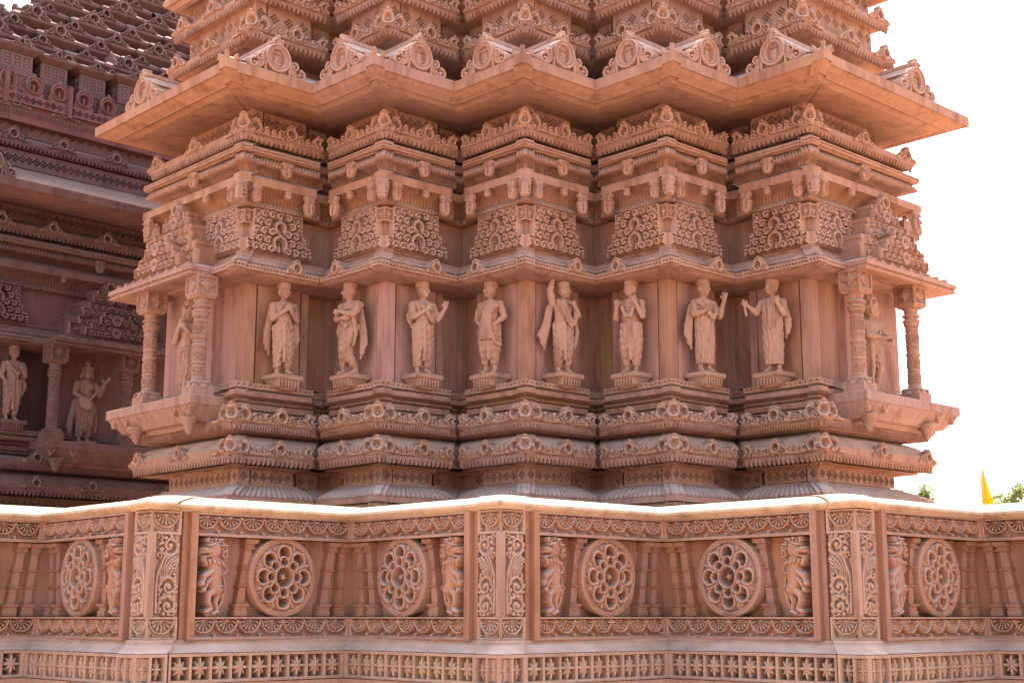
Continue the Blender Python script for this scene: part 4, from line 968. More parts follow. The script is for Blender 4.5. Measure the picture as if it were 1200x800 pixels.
        for i, (wd, a, b, dp) in enumerate(tiers): ob('pierced_carving', cached(('ped', i, mS), ped(wd, a, b, dp, 'pierced')), p0, (0, -.012 + (.36 - dp), a))
        ob('pierced_carving', cached(('ped', 7, mS), ped(.80, 0, .15, .1, 'pierced')), p0, (0, -.115, .0))
        ob('pierced_carving', cached(('ped', 8, mS), ped(.42, 0, .16, .1, 'pierced')), p0, (0, -.115, .15))
        ob('finial_carving', cached(('pf', mS), lambda: crest_one(.17, M[mS], 1.0, .006)), p0, (0, .07, .575))
        # short cornice stub of the next face beyond the corner
        def stub():
            mb = MB(); mb.box(0, .34, -.06, .5, 0, .10); mb.box(.02, .32, -.04, .5, -.06, 0); return mb.mesh('side_cornice', M[mS])
        st = pt('side_cornice', 'stub', stub, L + .25, .02, Z(205, .3) - .12)
        ob('carved_crest', cached(('one', .15, mS), lambda: crest_one(.15, M[mS])), st, (.17, -.07, .10))
    # pedestals of the figures are made by the caller; inner mass
    mb = MB(); zt_ = Z(core_top, 0)
    xl = -2.9 if -2 in ks else min(ks) * S - .6; xr = 2.9
    po = [(xl, 1.15), (xr, 1.15), (xr + .35, 1.45), (xr, 4.2), (xl, 4.2)] + ([(xl - .35, 1.45)] if -2 in ks else [])
    n = len(po); mb.add([(x, y, .0) for x, y in po] + [(x, y, zt_) for x, y in po], [tuple(range(n, 2 * n))] + [(i, (i + 1) % n, (i + 1) % n + n, i + n) for i in range(n)])
    ob('inner_mass', mb.mesh('inner_mass', M[mS]), root)
    return root
def small_body(mat):
    mb = MB(); mb.prism([(-.06, 0), (.06, 0), (.05, .07), (.02, .12), (-.02, .12), (-.05, .07)], -.002, .16); return mb.mesh('gable_body', mat)
def corner_tile(mat):
    h = .13; rl = Relief(0, T0 - .003, 0, h, .006); rl.plate(0, T0, 0, h, 0); star_square(rl, .012, T0 - .014, .012, h - .012); return rl.mesh('corner_tile', mat, .02)
def half_shield(mat):
    wd, hg = .15, .20; rl = Relief(0, wd / 2 + .01, -hg, .01, .006); X, Zv = rl.X, rl.Zz; q = np.clip(-Zv / hg, 0, 1)
    hw_ = wd / 2 * np.where(q < .5, 1, np.sqrt(np.clip(1 - ((q - .5) / .5) ** 2, 0, 1)) * .85 + .1); rl.up(np.maximum(np.abs(X) - hw_, np.maximum(-hg - Zv, Zv)), .022, .03)
    rl.up(rl.line(spiral(wd * .25, -hg * .22, wd * .17, .004, 0, 6), .008), .036, .01); rl.up(rl.disc(wd * .22, -hg * .5, .02), .036, .015); rl.cut(rl.disc(wd * .22, -hg * .5, .008), 0)
    rl.cut(rl.disc(wd * .2, -hg * .72, .009), 0); rl.cut(rl.disc(wd * .1, -hg * .8, .008), 0); rl.up(rl.line([(0, -hg * .4), (0, -hg * .85)], .014, .02), .04, .012)
    return rl.mesh('mask', mat, .05)
def horn(mat):
    mb = MB()
    mb.prism([(0.0, -.002), (.035, -.002), (.012, .028), (0, .07)], -.004, .03)
    mb.prism([(T0 - .03, -.002), (T0 + .03, -.002), (T0 + .008, .028), (T0, .06)], EB - .03, .06)
    return mb.mesh('horn', mat)

TR = R(-2.0); TX = (617 - 600) / FPX * 12.5
tower = build_tower('temple_tower', 'large pink sandstone temple tower of five stepped piers under a wide zigzag eave', (TX, Y0, 0), TR, [-2, -1, 0, 1, 2], 1.30)
def W(root, x, y, z):
    c, s_ = math.cos(root.rotation_euler.z), math.sin(root.rotation_euler.z); l = root.location
    return (l.x + x * c - y * s_, l.y + x * s_ + y * c, z)
# ------------------------------------------------------------------ figures on pedestals
def pedestal_mesh(mat):
    mb = MB()
    rows = [(.06, .06, -.135), (.085, .075, -.12), (.09, .08, -.115), (.12, .10, -.06), (.13, .11, -.048), (.13, .11, -.043), (.150, .125, -.040), (.150, .125, -.003), (.146, .121, 0)]
    mb.sq(rows, 0, 0)
    for i in range(7):
        x = -.105 + i * .035; mb.prism([(x - .010, -.05), (x + .010, -.05), (x + .006, -.115), (x - .006, -.115)], -.108, -.05)
    return mb.mesh('pedestal', mat)
FIG = {}
def place_figure(pose, label, root, x, y, z, face, scale, group='carved stone figures standing round the tower', mirror=1, old=False):
    key = pose
    if key not in FIG: FIG[key] = make_figure(POSES[pose], pose)
    wx, wy, wz = W(root, x, y, z)
    t = thing('statue', label, 'statue', (wx, wy, wz), face + root.rotation_euler.z, group)
    t.scale = (scale * 1.0 * mirror, scale * 1.05, scale)
    for nm, me in FIG[key]:
        if old: me.materials[0] = M['shaded_fig']
        ob(nm, me, t)
    return t
ZPED = Hpix(439.5, Y0 + .32 - .12 * R2)
stat = [(-2, 1, 'praying', 'turbaned figure with both hands joined at the chest, nearest the left balcony'),
        (-1, -1, 'crossed', 'figure looking sideways with arms crossed and one leg bent over the other'),
        (-1, 1, 'pointing', 'figure in a draped shawl raising one finger of its outstretched hand'),
        (0, -1, 'hip', 'stout figure with a hand on its hip and a long sash down its front'),
        (0, 1, 'raised', 'figure with one arm raised above its turban and a shawl hanging from the elbow'),
        (1, -1, 'both_up', 'figure holding both hands up in front of the shoulders, legs side by side'),
        (1, 1, 'blessing', 'figure in a long robe holding an open palm up beside its head'),
        (2, -1, 'elder', 'old figure with a long garland, holding a short scroll out to the side')]
pm = pedestal_mesh(M['figure'])
for k, s_, pose, lab in stat:
    x = k * S + s_ * .335; y = .26 - .105 * R2
    y -= 0.0
    ob('pedestal', pm, tower, (x, y + .02, ZPED), R(45) * s_)
    place_figure(pose, lab, tower, x, y - .02, ZPED, R(26) * s_, .885)
SLZ = Hpix(460, Y0 - .22)
Lt, tbt = 1.45, .42
def niche_xy(k, t, o): sd = 1 if k > 0 else -1; return k * S + sd * (t + o) / R2, (t - o) / R2
x, y = niche_xy(-2, tbt + .24, .20); place_figure('flute', 'crowned figure with hands at its mouth, between the two left balcony pillars', tower, x, y, SLZ + .03, R(-20), .92, 'crowned figures inside the balconies')
x, y = niche_xy(2, tbt + .24, .20); place_figure('offering', 'crowned figure in a short skirt turned to the right, between the two right balcony pillars', tower, x, y, SLZ + .03, R(30), .92, 'crowned figures inside the balconies')
for k in (-2, 2):
    x, y = niche_xy(k, tbt + .24, .20); mb = MB(); mb.sq([(.17, .13, 0), (.17, .13, .03), (.15, .11, .035)]); ob('figure_base', mb.mesh('figure_base', M['figure']), tower, (x, y, SLZ - .002), R(45) * (1 if k > 0 else -1))

# ------------------------------------------------------------------ the second temple behind, to the left
LX, LY = -8.88, 2.93
tower2 = build_tower('temple_tower', 'sandstone temple with its shade painted in, behind on the left, half hidden by the big tower', (TX + LX, Y0 + LY, 0), R(0), [1, 2], 3.0, mat='old', tb=1.12, core_top=-60)
def far_top(root):
    L = 3.0
    rows_z = Z(-88, 0)
    def put2(nm, me, t, o, z, par=root, **pr):
        return ob(nm, me, par, (2 * S + (t + o) / R2, (t - o) / R2, z), R(45), **pr)
    ar = Relief(-.13, .13, 0, .30, .007)
    ar.plate(-.128, .128, 0, .06, .01); ar.up(ar.disc(0, .14, .115), .02, .01); ar.up(ar.line([(0, .20), (0, .285)], .045, .010), .03, .02); ar.up(ar.ringd(0, .14, .102, .011), .040, .010)
    ar.plate(-.115, .115, 0, .14, .012); ar.up(ar.ringd(0, .135, .075, .008), .032, .008); ar.cut(ar.disc(0, .13, .066), -.04, 1); ar.up(ar.line([(0, .04), (0, .15)], .020, .012), .06, .015, -.04, outline=False)
    arch = ar.mesh('arch', M['shaded_red'], .05)
    def slabbox(nm, t0, t1, o, z0, z1, mat, dp=.6, tap=0.0):
        mb = MB(); vs = [(t0, 0, z0), (t1, 0, z0), (t1, dp, z0), (t0, dp, z0), (t0 + tap, tap, z1), (t1 - tap, tap, z1), (t1 - tap, dp, z1), (t0 + tap, dp, z1)]
        mb.add(vs, [(0, 3, 2, 1), (4, 5, 6, 7), (0, 1, 5, 4), (1, 2, 6, 5), (2, 3, 7, 6), (3, 0, 4, 7)]); return put2(nm, mb.mesh(nm, M[mat]), 0, o, 0)
    z0 = Z(-22, .1)
    slabbox('parapet_band', -1.6, L + .2, .10, z0 - .2, z0 + .15, 'shaded_red', .8)
    lb = lattice_band(-1.6, L + .18, .12, M['shaded_red'], .085, .008); put2('lattice', lb, 0, .15, z0 + .015)
    for i in range(14): put2('arch_ornament', arch, -1.45 + i * .325, .11, z0 + .14)
    for t in (-1.2, .12, .92, 1.9): slabbox('corner_post', t, t + .06, .17, z0 - .02, z0 + .38, 'shaded_red', .1)
    slabbox('sanctum_body', -1.6, L - .1, -.40, 0, z0 + .6, 'old', 4)  # mass put in to block sun from the eave and close the sky gap
    def pav(a, h, mat):
        mb = MB()
        mb.sq([(a, a, -.3), (a, a, h)]); mb.sq([(a + .02, a + .02, h * .36), (a + .02, a + .02, h * .52)])
        mb.sq([(a + .01, a + .01, h - .02), (a + .09, a + .09, h + .02), (a + .10, a + .10, h + .03), (a + .10, a + .10, h + .06), (a * .6, a * .6, h + .14)])
        return mb.mesh('pavilion', M[mat])
    def pavlat(w_, h):
        rl = Relief(-w_ / 2, w_ / 2, 0, h, .007); rl.plate(-w_ / 2, w_ / 2, 0, h, 0); n = 3; p = (w_ - .03) / n
        for i in range(n):
            for j in range(2):
                cx = -w_ / 2 + .015 + (i + .5) * p; cz = h * (.27 + .46 * j)
                rl.cut(np.maximum(np.abs(rl.X - cx) - p * .36, np.abs(rl.Zz - cz) - h * .19), -.03, 1); rl.up(rl.disc(cx, cz, p * .17), .02, .01, -.02, outline=False)
        return rl.mesh('lattice', M['old'], .01)
    cr = crest_one(.10, M['old'], 2.4, .006); crb = crest_one(.17, M['old'], 2.0, .007)
    zP = z0 + .20
    for i in range(9):
        t = -1.25 + .51 * i; a = .165 if i % 3 else .19; h = .46
        p = put2('pavilion', cached(('pv', a), lambda: pav(a, h, 'old')), t, -.10 - (.05 if i % 3 else 0), zP)
        for r_ in (0, 1):
            for (za, hh) in ((0.0, h * .34), (h * .54, h * .38)):
                ob('lattice', cached(('pl', a, round(hh, 3)), lambda: pavlat(2 * a, hh)), p, ((0, -a - .012, za) if r_ == 0 else (-a - .012, 0, za)), R(-90) * r_)
            ob('carved_crest', cr, p, ((0, -a - .105, h + .05) if r_ == 0 else (-a - .105, 0, h + .05)), R(-90) * r_)
    # receding tiers of eaves, each on a wall of its own
    zT = zP + .46; mb = MB(); a = .30
    mb.sq([(.20, .20, -.26), (.20, .20, -.06), (a, a, .0), (a + .02, a + .02, .012), (a + .02, a + .02, .05), (a * .75, a * .75, .12), (.1, .1, .15)])
    me = mb.mesh('tiered_eave', M['old']); crs = [crest_one(h_, M['old'], 1.9, .007) for h_ in (.12, .16, .20)]; r3 = random.Random(4)
    for j in range(15):  # walls above the last eaves are added to cast shade
        o = -.24 - .15 * j; z = zT + .05 + .225 * j; tmin = -.35 + .32 * j
        if j > 0 or True: slabbox('tier_wall', tmin - (.1 if j else 1.8), L + 1.0 + .3 * j, o - .30, z - .25, z + .12, 'old', 3)
        for i in range(9):
            t = -1.30 + .58 * i + .29 * (j % 2) + .04 * r3.random()
            if (j and t < tmin) or t > L + .4 or j > 9: continue
            big = (i + j) % 3 == 0
            p = put2('tiered_eave', me, t, o - .22 + (.07 if big else 0), z + (.0 if big else .02)); c_ = crs[2 if big else r3.randint(0, 1)]
            ob('carved_crest', c_, p, (0, -a - .025, .045)); ob('carved_crest', c_, p, (-a - .025, 0, .045), R(-90))
    mb = MB(); mb.lathe([(.12, -.1), (.12, .0), (.10, .02), (.11, .04), (.08, .06), (.085, .08), (.05, .10), (.055, .115), (.02, .15), (.02, .16), (.004, .19)], 24)
    put2('finial_dome', mb.mesh('finial_dome', M['old']), 1.75, -.42, zT + .40)
    put2('finial_dome', bpy.data.meshes['finial_dome'], .3, -1.4, zT + 1.7)
far_top(tower2)
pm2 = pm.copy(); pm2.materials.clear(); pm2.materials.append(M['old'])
def fig_shaded(pose, label, t, o, z, face, scale, grp):
    x, y = 2 * S + (t + o) / R2, (t - o) / R2
    f = place_figure(pose, label, tower2, x, y, z, face, scale, grp, old=True); return x, y
x, y = fig_shaded('resting', 'turbaned figure with a fist at the chest at the left edge, on the darker temple', .50, .10, ZPED, R(38), .885, 'carved stone figures standing round the darker temple')
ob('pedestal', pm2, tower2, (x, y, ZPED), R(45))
x, y = fig_shaded('sitar', 'female figure playing a long-necked lute in the balcony of the darker temple', 1.12 + .24, .20, SLZ + .03, R(40), .95, 'carved stone figures standing round the darker temple')
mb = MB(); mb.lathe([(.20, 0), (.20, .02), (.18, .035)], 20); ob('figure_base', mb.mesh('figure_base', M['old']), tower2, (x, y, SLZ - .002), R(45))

# ------------------------------------------------------------------ the parapet wall in front
SW = 1.783; YW = 7.05; XW = .122; EW = .022; TW = XW * R2
WX = (587 - 600) / FPX * YW
wall = thing('parapet_wall', 'carved red sandstone parapet wall with round medallions, zigzagging across the foreground', 'wall', (WX, YW + R2 * EW, 0), R(-1.8))
def ZW(py, o=0.0): return Hpix(py, YW + R2 * EW - R2 * (o + EW))
def wsweep(rows, nm, mat, par=wall, kw=None):
    def mk():
        mb = MB(); sweep(mb, [(o, ZW(py, o)) for py, o in rows], SW / 2, 0, S_=SW, xa=XW, e=EW); return mb.mesh(nm, M[mat])
    me = mk(); return [ob(nm, me, par, (k * SW, 0, 0)) for k in range(-2, 3)]
zt0, zt1 = ZW(624), ZW(595.4); zb0, zb1 = ZW(750.5), ZW(722)
copings = wsweep([(595.0, -.3), (595.0, .040), (593, .05), (590, .066), (588.7, .070), (586, .066), (583.8, .05), (581.0, -.04), (579.2, -.12), (579.2, -.32)], 'coping', 'coping')
backs = wsweep([(1000, -.30), (1000, -.14), (596, -.14), (596, -.30)], 'wall_core', 'wall')
plinths = wsweep([(1000, .10), (818, .10), (812, .15), (805, .15), (804.4, .03), (767.5, .03), (767, .118), (766, .116), (762, .075), (756, .045), (751.5, .035), (750.5, .03), (750.5, -.1)], 'plinth', 'wallpale')
def wput(nm, me, k, sd, t, o, z, par=wall, **pr):
    return ob(nm, me, par, (k * SW + sd * t / R2, t / R2 - R2 * o, z), R(45) * sd, sd, **pr)
def daisy(t0, t1, h, mat, n, cell=.0042):
    rl = Relief(t0, t1, 0, h, cell); rl.plate(t0, t1, 0, h, 0); b = .012
    rl.cut(rl.rect(t0 + b, t1 - b, b * 1.1, h - b * .8), -.038, 1.0); p = (t1 - t0 - 2 * b) / n; k = lambda d, hh, bv=.007, base=-.034: rl.up(np.maximum(d, rl.rect(t0, t1, 0, h)), hh, bv, base, outline=False)
    for i in range(n):
        cx = t0 + b + (i + .5) * p; cz = h - b - .002; r = min(p * .5, h * .80); ex = p * .5 / r
        k(np.maximum(rl.ringd(cx, cz, r * .93, r * .085, ex), rl.Zz - (h - b)), .036)
        for a in range(7):
            an = R(180 + 15 + a * 25); c, s_ = math.cos(an), math.sin(an)
            k(np.maximum(rl.line([(cx + ex * r * .18 * c, cz + r * .18 * s_), (cx + ex * r * .58 * c, cz + r * .58 * s_), (cx + ex * r * .74 * c, cz + r * .74 * s_)], r * .05, r * .11), rl.Zz - (h - b)), .032)
        k(np.maximum(rl.disc(cx, cz, r * .2, ex), rl.Zz - (h - b)), .036, .012)
        for q in (-.5, .5): k(rl.disc(cx + q * p, b + h * .10, h * .085), .03)
    return rl.mesh('daisy_band', mat, .05)
def quatre(t0, t1, h, mat, n, cell=.0042):
    rl = Relief(t0, t1, 0, h, cell); rl.plate(t0, t1, 0, h, 0); b = .016; p = (t1 - t0 - b) / n
    for i in range(n):
        x0, x1 = t0 + b + i * p, t0 + (i + 1) * p; cx, cz = (x0 + x1) / 2, h / 2; hx, hz = (x1 - x0) / 2, h / 2 - b * .9
        rl.cut(rl.rect(x0, x1, b * .9, h - b * .9), -.085, 1.0)
        k = lambda d, hh, bv=.012: rl.up(np.maximum(d, rl.rect(x0, x1, b * .9, h - b * .9)), hh, bv, -.045, outline=False)
        for a in range(8):
            an = a * math.pi / 4; ln = 1.0 if a % 2 == 0 else .78
            k(rl.line([(cx, cz), (cx + hx * ln * .6 * math.cos(an), cz + hz * ln * .6 * math.sin(an)), (cx + hx * ln * math.cos(an), cz + hz * ln * math.sin(an))], hx * .24, hx * .07) - hx * (.03 if a % 2 else .07) * (1), .040)
        k(rl.disc(cx, cz, hx * .2), .048)
    return rl.mesh('pierced_band', mat, .02)
def medallion(mat, Rr=.215, cell=.0036):
    rl = Relief(-Rr - .004, Rr + .004, -Rr - .004, Rr + .004, cell); rl.up(rl.disc(0, 0, Rr), .0, .01); rl.H[:] = 0
    rl.up(rl.disc(0, 0, Rr), .02, .006); rl.cut(rl.disc(0, 0, Rr * .87), .0, 2); rl.up(rl.disc(0, 0, Rr * .82), .018, .05, 0, outline=False)
    F = -.048; k = lambda d, hh=.034, bv=.008: rl.up(d, hh, bv, 0, outline=False)
    for i in range(8):
        a = R(90 + i * 45); c, s_ = math.cos(a), math.sin(a); x, z = Rr * .60 * c, Rr * .60 * s_
        tip = Rr * (.90 if i % 2 == 0 else .84)
        rl.cut(rl.disc(x, z, Rr * .165), F, 1.2)
        k(rl.ringd(x, z, Rr * .195, Rr * .044)); rl.up(rl.disc(x * .96, z * .96, Rr * .05), .03, .01, F, outline=False); k(rl.disc(tip * c, tip * s_, Rr * .032))
        rl.up(rl.line([(Rr * .46 * c, Rr * .46 * s_), (Rr * .58 * c, Rr * .58 * s_)], Rr * .05, Rr * .03), .035, .01, F, outline=False)
        a2 = R(90 + 22.5 + i * 45); k(rl.line([(Rr * .74 * math.cos(a2), Rr * .74 * math.sin(a2)), (Rr * .84 * math.cos(a2), Rr * .84 * math.sin(a2))], Rr * .05, Rr * .02), .026)
    for i in range(8):
        a = R(90 + i * 45); c, s_ = math.cos(a), math.sin(a); x, z = Rr * .385 * c, Rr * .385 * s_
        rl.up(rl.disc(x, z, Rr * .150), .0, .001, .018, outline=False); rl.cut(rl.disc(x, z, Rr * .10), F, 1.5); k(rl.ringd(x, z, Rr * .128, Rr * .032), .040)
    rl.cut(rl.disc(0, 0, Rr * .25), -.045, 1.5); k(rl.ringd(0, 0, Rr * .27, Rr * .03), .044)
    for i in range(12):
        a = i * math.pi / 6; rl.up(rl.line([(Rr * .10 * math.cos(a), Rr * .10 * math.sin(a)), (Rr * .21 * math.cos(a), Rr * .21 * math.sin(a))], Rr * .012, Rr * .035), .030, .008, -.045, outline=False)
    rl.up(rl.disc(0, 0, Rr * .085), .040, .016, -.01, outline=False)
    return rl.mesh('medallion', mat, .085)
def beast(h, mat, cell=.0036):
    """rearing lion-like beast facing the wall corner, curled mane, one paw raised; x from -w/2 (towards the corner) to w/2"""
    rl = Relief(-.10, .10, 0, h, cell); up = lambda d, hh, bv=.02, base=0.0: rl.up(d, hh, bv, base)
    q = h
    up(rl.line([(.010, q * .70), (.022, q * .56), (.020, q * .44), (.030, q * .36)], .046, .040), .050, .04)          # trunk
    up(rl.disc(.036, q * .34, .034), .058, .034); up(rl.line(spiral(.038, q * .34, .024, .004, 0, 6.5), .005), .064, .006, .002)   # haunch with curl
    up(rl.line([(.022, q * .33), (-.018, q * .27), (-.020, q * .19), (-.002, q * .11)], .024, .014), .045, .02)           # hind leg
    up(rl.line([(.044, q * .28), (.030, q * .18), (.038, q * .08)], .020, .012), .035, .02)
    up(rl.line([(-.004, q * .09), (-.030, q * .055)], .015, .011), .045, .014); up(rl.line([(.038, q * .06), (.010, q * .03)], .013, .010), .038, .014)
    up(rl.line([(.000, q * .58), (-.050, q * .50), (-.062, q * .42)], .020, .014), .050, .018); up(rl.disc(-.066, q * .41, .018), .056, .016)   # fore leg and paw
    up(rl.line([(.012, q * .52), (-.030, q * .42), (-.046, q * .34)], .018, .012), .044, .016); up(rl.disc(-.052, q * .33, .016), .050, .014)
    for i in range(5):                                                                                              # mane collar
        a = -.055 + i * .026; up(rl.line([(a - .008, q * .715 - .004 * i), (a + .006, q * .665 - .004 * abs(i - 2))], .013, .008), .062, .012)
    up(rl.disc(-.002, q * .84, .052), .066, .045); up(rl.line([(-.010, q * .84), (-.068, q * .815)], .034, .020), .066, .03)            # head and muzzle
    up(rl.line([(-.020, q * .775), (-.066, q * .745)], .014, .010), .052, .012)                                           # lower jaw
    rl.cut(rl.line([(-.035, q * .785), (-.078, q * .778)], .006, .010), .012, 2)
    up(rl.disc(-.066, q * .845, .014), .074, .012); up(rl.disc(-.022, q * .88, .014), .080, .012); rl.cut(rl.disc(-.024, q * .878, .006), .058, 2)
    up(rl.line([(-.045, q * .90), (-.006, q * .92)], .008, .009), .078, .01)
    for (x, z) in ((.036, q * .93), (.058, q * .86), (.060, q * .78), (.010, q * .965), (-.032, q * .965)):
        up(rl.line(spiral(x, z, .020, .004, 1, 8), .0075), .060, .008); up(rl.disc(x, z, .02), .035, .015)
    up(rl.line([(.066, q * .22), (.080, q * .34), (.070, q * .48), (.060, q * .56)], .010, .008), .030, .01); up(rl.line(spiral(.066, q * .60, .022, .004, -1.5, 5), .007), .034, .008)
    up(rl.line([(.058, q * .30), (.072, q * .20), (.050, q * .10)], .010, .007), .025, .01)
    for i in range(3): up(rl.line([(.026 - .02 * i, q * .015), (.030 - .02 * i, q * .05)], .016, .008), .02, .015)
    return rl.mesh('beast', mat, .075, smooth=False)
def foliage(wd, h, mat, cell=.0034):
    rl = Relief(0, wd, 0, h, cell); b = .012
    rl.plate(0, wd, 0, h, -.035); rl.H[:] = -.035
    x1 = wd - .004; k = lambda d, hh=.026, bv=.010: rl.up(np.maximum(d, rl.rect(.0, x1, 0, h)), hh + .012, bv, -.028, outline=False)
    rl.up(rl.rect(-.05, .030, -.05, h + .05), .0, .001, .006, outline=False)
    c = .026 + (wd - .026) / 2
    def leafy(pts, w0, w1): k(rl.line(pts, w0, w1))
    for j, (z, s_) in enumerate(((h * .13, 1), (h * .36, 1), (h * .86, -1))):
        r = (wd - .03) * .40
        leafy(spiral(c + .012, z, r, .010, R(200) * 1, R(200) - s_ * 8.6, 30), .010, .010)
        k(rl.disc(c + .012, z, .016), .034)
        for i in range(9):
            a = i * .7; leafy([(c + .012 + r * .80 * math.cos(a), z + r * .80 * math.sin(a)), (c + .012 + r * 1.10 * math.cos(a + .3), z + r * 1.10 * math.sin(a + .3))], .012, .006)
    for i in range(5):
        leafy([(c - .035 + i * .008, h * (.40 + .02 * i)), (c - .040 + i * .012, h * .56), (c - .025 + i * .02, h * (.70 - .01 * i)), (c + .005 + i * .02, h * (.76 - .02 * i))], .007, .009)
    leafy([(.045, h * .05), (.040, h * .30), (.045, h * .50), (.075, h * .68), (.090, h * .80)], .010, .008)
    for z in (h * .04, h * .24, h * .50, h * .62, h * .95): leafy(spiral(wd - .035, z, .024, .005, 2, 8.5), .008, .007)
    for z in (h * .24, h * .47, h * .74, h * .96): leafy(spiral(.050, z, .018, .004, -1, 5), .007, .006)
    return rl.mesh('foliage', mat, .05)
def baluster(h, lean, mat, wd=.10):
    mb = MB(); n = 0
    def seg(z0, z1, w0, w1, o0, o1):
        a = lambda z: lean * (z / h)
        x0, x1_ = a(z0), a(z1); mb.add([(x0 - w0, -o0 * 1.25, z0), (x0 + w0, -o0 * 1.25, z0), (x0 + w0, .0, z0), (x0 - w0, .0, z0), (x1_ - w1, -o1 * 1.25, z1), (x1_ + w1, -o1 * 1.25, z1), (x1_ + w1, .0, z1), (x1_ - w1, .0, z1)], [(0, 3, 2, 1), (4, 5, 6, 7), (0, 1, 5, 4), (1, 2, 6, 5), (2, 3, 7, 6), (3, 0, 4, 7)])
    w_ = wd / 2
    seg(0, h * .07, w_, w_, .05, .05); seg(h * .07, h * .11, w_ * .9, w_ * .9, .044, .044)
    zz = [.11, .145, .16, .38, .395, .62, .635, .86]
    seg(h * .11, h * .14, w_ * .9, w_ * 1.05, .044, .055); seg(h * .14, h * .155, w_ * 1.05, w_ * 1.05, .055, .055)
    for a, b in ((.155, .37), (.40, .60), (.63, .86)):
        seg(h * a, h * b, w_ * .60, w_ * .54, .036, .034); seg(h * b, h * (b + .018), w_ * .62, w_ * .86, .034, .048); seg(h * (b + .018), h * (b + .03), w_ * .86, w_ * .86, .048, .048)
    seg(h * .89, h * .93, w_ * .75, w_ * .75, .04, .04); seg(h * .93, h * .945, w_ * .75, w_ * 1.0, .04, .055); seg(h * .945, h, w_ * 1.0, w_ * 1.0, .055, .055)
    return mb.mesh('baluster', mat)
PT0 = TW + .075; PT1 = SW / R2 - .001
ph = zt0 - zb1
def strip_w(): mb = MB(); mb.box(TW - .0, TW + .030, -.0, .14, ZW(751), zt1 + .0); mb.box(TW + .03, PT0 - .004, -.035, .14, ZW(751), zt1); return mb.mesh('pilaster_strip', M['wall'])
def panel_back():
    mb = MB(); mb.box(PT0, PT1 + .02, -.0, .04, zb1, zt0); mb.box(PT1 - .018, PT1 + .004, -.105, .04, zb1, zt0); return mb.mesh('panel', M['wall'])
def corner_core(): mb = MB(); mb.box(.0, TW - .002, .020, .12, ZW(751), zt1); return mb.mesh('corner_block', M['wallpale'])
def plinth_slot(): mb = MB(); mb.prism([(TW, ZW(799)), (TW + .035, ZW(799)), (TW + .035, ZW(766)), (TW + .01, ZW(756)), (TW, ZW(756))], -.012, .05); return mb.mesh('plinth_fillet', M['wallpale'])
m_strip, m_back, m_cc = strip_w(), panel_back(), corner_core()
d_t = daisy(PT0 + .002, PT1, zt1 - zt0 - .003, M['wall'], 7); d_b = daisy(PT0 + .002, PT1, zb1 - zb0 - .003, M['wall'], 7)
d_ct = daisy(.0, TW, zt1 - zt0 - .003, M['wallpale'], 1); d_cb = daisy(.0, TW, zb1 - zb0 - .003, M['wallpale'], 1)
qh = ZW(767.5, .135) - ZW(803.6, .135); q_f = quatre(TW + .01, PT1, qh, M['wallpale'], 9); q_c = quatre(.0, TW + .01, qh, M['wallpale'], 2)
m_med, m_beast, m_fol = medallion(M['wall']), beast(ph - .01, M['wall']), foliage(TW, ph, M['wallpale'])
bal1, bal2 = baluster(ph - .006, .060, M['wall'], .080), baluster(ph - .006, .066, M['wall'], .080)
bal3 = baluster(ph - .006, .040, M['wall'], .070)
for k in range(-2, 3):
    for sd in (1, -1):
        wput('pilaster_strip', m_strip, k, sd, 0, 0, 0); pn = wput('panel', m_back, k, sd, 0, -.075, 0)
        cb = wput('corner_block', m_cc, k, sd, 0, EW - .021, 0)
        wput('daisy_frieze', d_t, k, sd, 0, .030, zt0); wput('daisy_frieze', d_b, k, sd, 0, .030, zb0)
        wput('daisy_frieze', d_ct, k, sd, 0, EW + .002, zt0); wput('daisy_frieze', d_cb, k, sd, 0, EW + .002, zb0)
        wput('foliage_panel', m_fol, k, sd, 0, EW + .0, zb1)
        wput('medallion', m_med, k, sd, .785, -.012, (zb1 + zt0) / 2 + .002)
        wput('beast', m_beast, k, sd, .338, -.012, zb1 + .002)
        wput('baluster', bal1, k, sd, .468, -.075, zb1 + .001); wput('baluster', bal2, k, sd, 1.012, -.075, zb1 + .001); wput('baluster', bal3, k, sd, 1.118, -.075, zb1 + .001)
        pl = plinths[k + 2]
        q1 = wput('pierced_frieze', q_f, k, sd, 0, .132, ZW(803.8, .135)); q2 = wput('pierced_frieze', q_c, k, sd, 0, .132 + EW, ZW(803.8, .135))

# ------------------------------------------------------------------ ground, terrace, flag, trees
mb = MB(); mb.add([(-1500, -300, 0), (1500, -300, 0), (1500, 2500, 0), (-1500, 2500, 0)], [(0, 1, 2, 3)]); ob('ground', mb.mesh('ground', M['ground']), kind='structure')
mb = MB()
mb.box(-14, 16, 8.4, 24, .02, 1.25); ob('terrace', mb.mesh('terrace', M['terrace']), kind='structure')
def at(px, py, Y): xc = (px - 600) / FPX; yc = (400 - py) / FPX; d = cP - yc * sP; return xc * Y / d, Y, Hpix(py, Y)
fx, fy, fz = at(1148.5, 541, 16)
flag = thing('flag', 'yellow pennant hanging from a thin pole beyond the right end of the wall', 'flag', (fx, fy, 1.25))
mb = MB(); mb.lathe([(.012, 0), (.008, fz - 1.35), (.003, fz - 1.28)], 10); ob('pole', mb.mesh('pole', M['pole']), flag)
ztop = Hpix(549, 16) - 1.25; zbt = Hpix(604, 16) - 1.25; vs = []; fs = []; nu, nv = 8, 24
for j in range(nv + 1):
    t = j / nv; wd = .02 + .115 * t
    for i in range(nu + 1):
        u = i / nu; vs.append((.012 + u * wd, .030 * math.sin(u * 9 + t * 3) * (.3 + t), ztop + (zbt - ztop) * t - .02 * u * math.sin(t * 5)))
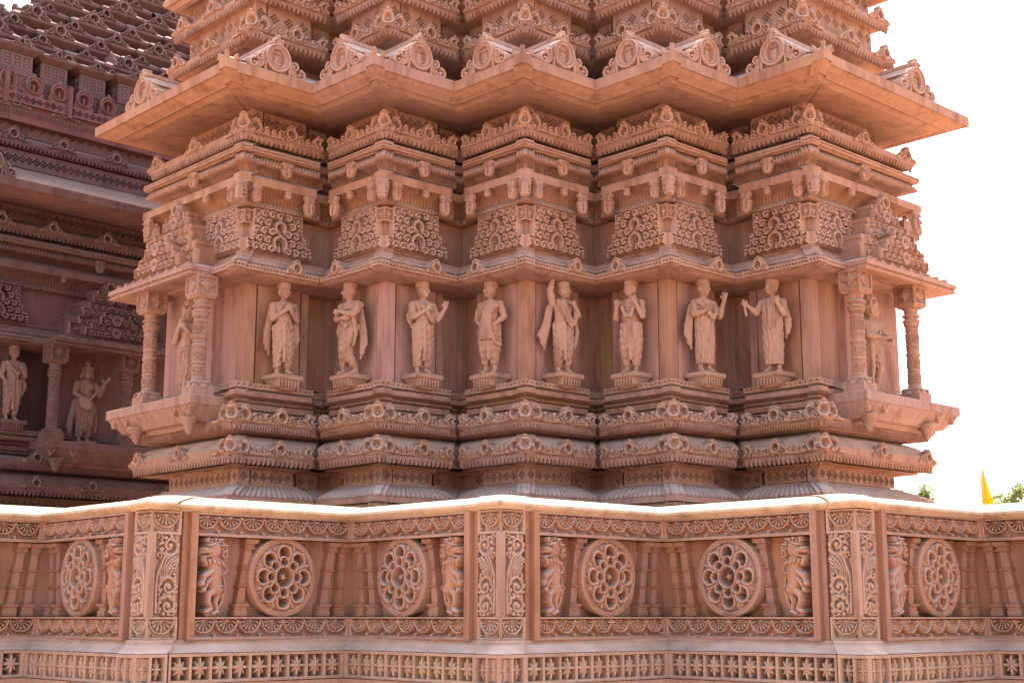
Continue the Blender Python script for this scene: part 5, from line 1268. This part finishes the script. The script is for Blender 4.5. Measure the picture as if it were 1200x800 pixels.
for j in range(nv):
    for i in range(nu): a = j * (nu + 1) + i; fs.append((a, a + 1, a + nu + 2, a + nu + 1))
mb = MB(); mb.add(vs, fs, True); ob('cloth', mb.mesh('cloth', M['flag']), flag)
def tree(label, px, py, Y, cw, ch, seed):
    r_ = random.Random(seed); x, y, z = at(px, py, Y)
    t = thing('tree', label, 'tree', (x, y, 0), 0, 'trees beyond the wall')
    mb = MB(); mb.lathe([(.14, 0), (.10, z * .5), (.05, z * .8), (.02, z - .15)], 10)
    lb = MB(); leaves = MB()
    for i in range(26):
        zz_ = z * .55 + (z * .43) * i / 25; a = r_.random() * 6.28; ln = cw * (.35 + .65 * (1 - i / 26)) * (.7 + .5 * r_.random())
        ex, ey, ez = ln * math.cos(a), ln * math.sin(a), zz_ + ln * .35
        for q in range(6):
            t0_, t1_ = q / 6, (q + 1) / 6; p = [(ex * tt, ey * tt, zz_ + (ez - zz_) * tt) for tt in (t0_, t1_)]; w0 = .02 * (1 - t0_) + .004
            lb.add([(p[0][0] - w0, p[0][1], p[0][2]), (p[0][0] + w0, p[0][1], p[0][2]), (p[0][0], p[0][1] + w0, p[0][2] + w0), (p[1][0] - w0, p[1][1], p[1][2]), (p[1][0] + w0, p[1][1], p[1][2]), (p[1][0], p[1][1] + w0, p[1][2] + w0)], [(0, 1, 4, 3), (1, 2, 5, 4), (2, 0, 3, 5)])
        for q in range(55):
            tt = .25 + .8 * r_.random(); c = np.array((ex * tt, ey * tt, zz_ + (ez - zz_) * tt)) + np.array([r_.gauss(0, .07) for _ in range(3)])
            d1 = np.array([r_.gauss(0, 1) for _ in range(3)]); d1 /= np.linalg.norm(d1); d2 = np.cross(d1, [r_.gauss(0, 1) for _ in range(3)]); d2 /= np.linalg.norm(d2); L_ = .055 + .04 * r_.random()
            leaves.add([c - d1 * L_, c + d2 * L_ * .35, c + d1 * L_, c - d2 * L_ * .35], [(0, 1, 2, 3)])
    ob('trunk', mb.mesh('trunk', M['bark']), t); ob('limbs', lb.mesh('limbs', M['bark']), t); ob('crown', leaves.mesh('crown', M['leaf']), t)
tree('small green treetop just right of the big tower base', 1080, 573, 30, .40, 1, 3)
tree('green treetop at the right edge of the picture, right of the yellow pennant', 1187, 571, 30, .80, 1, 5)
print('SCRIPT_TIME', round(time.time() - T_START, 1), 'tris', sum(len(m.polygons) for m in bpy.data.meshes) * 2)
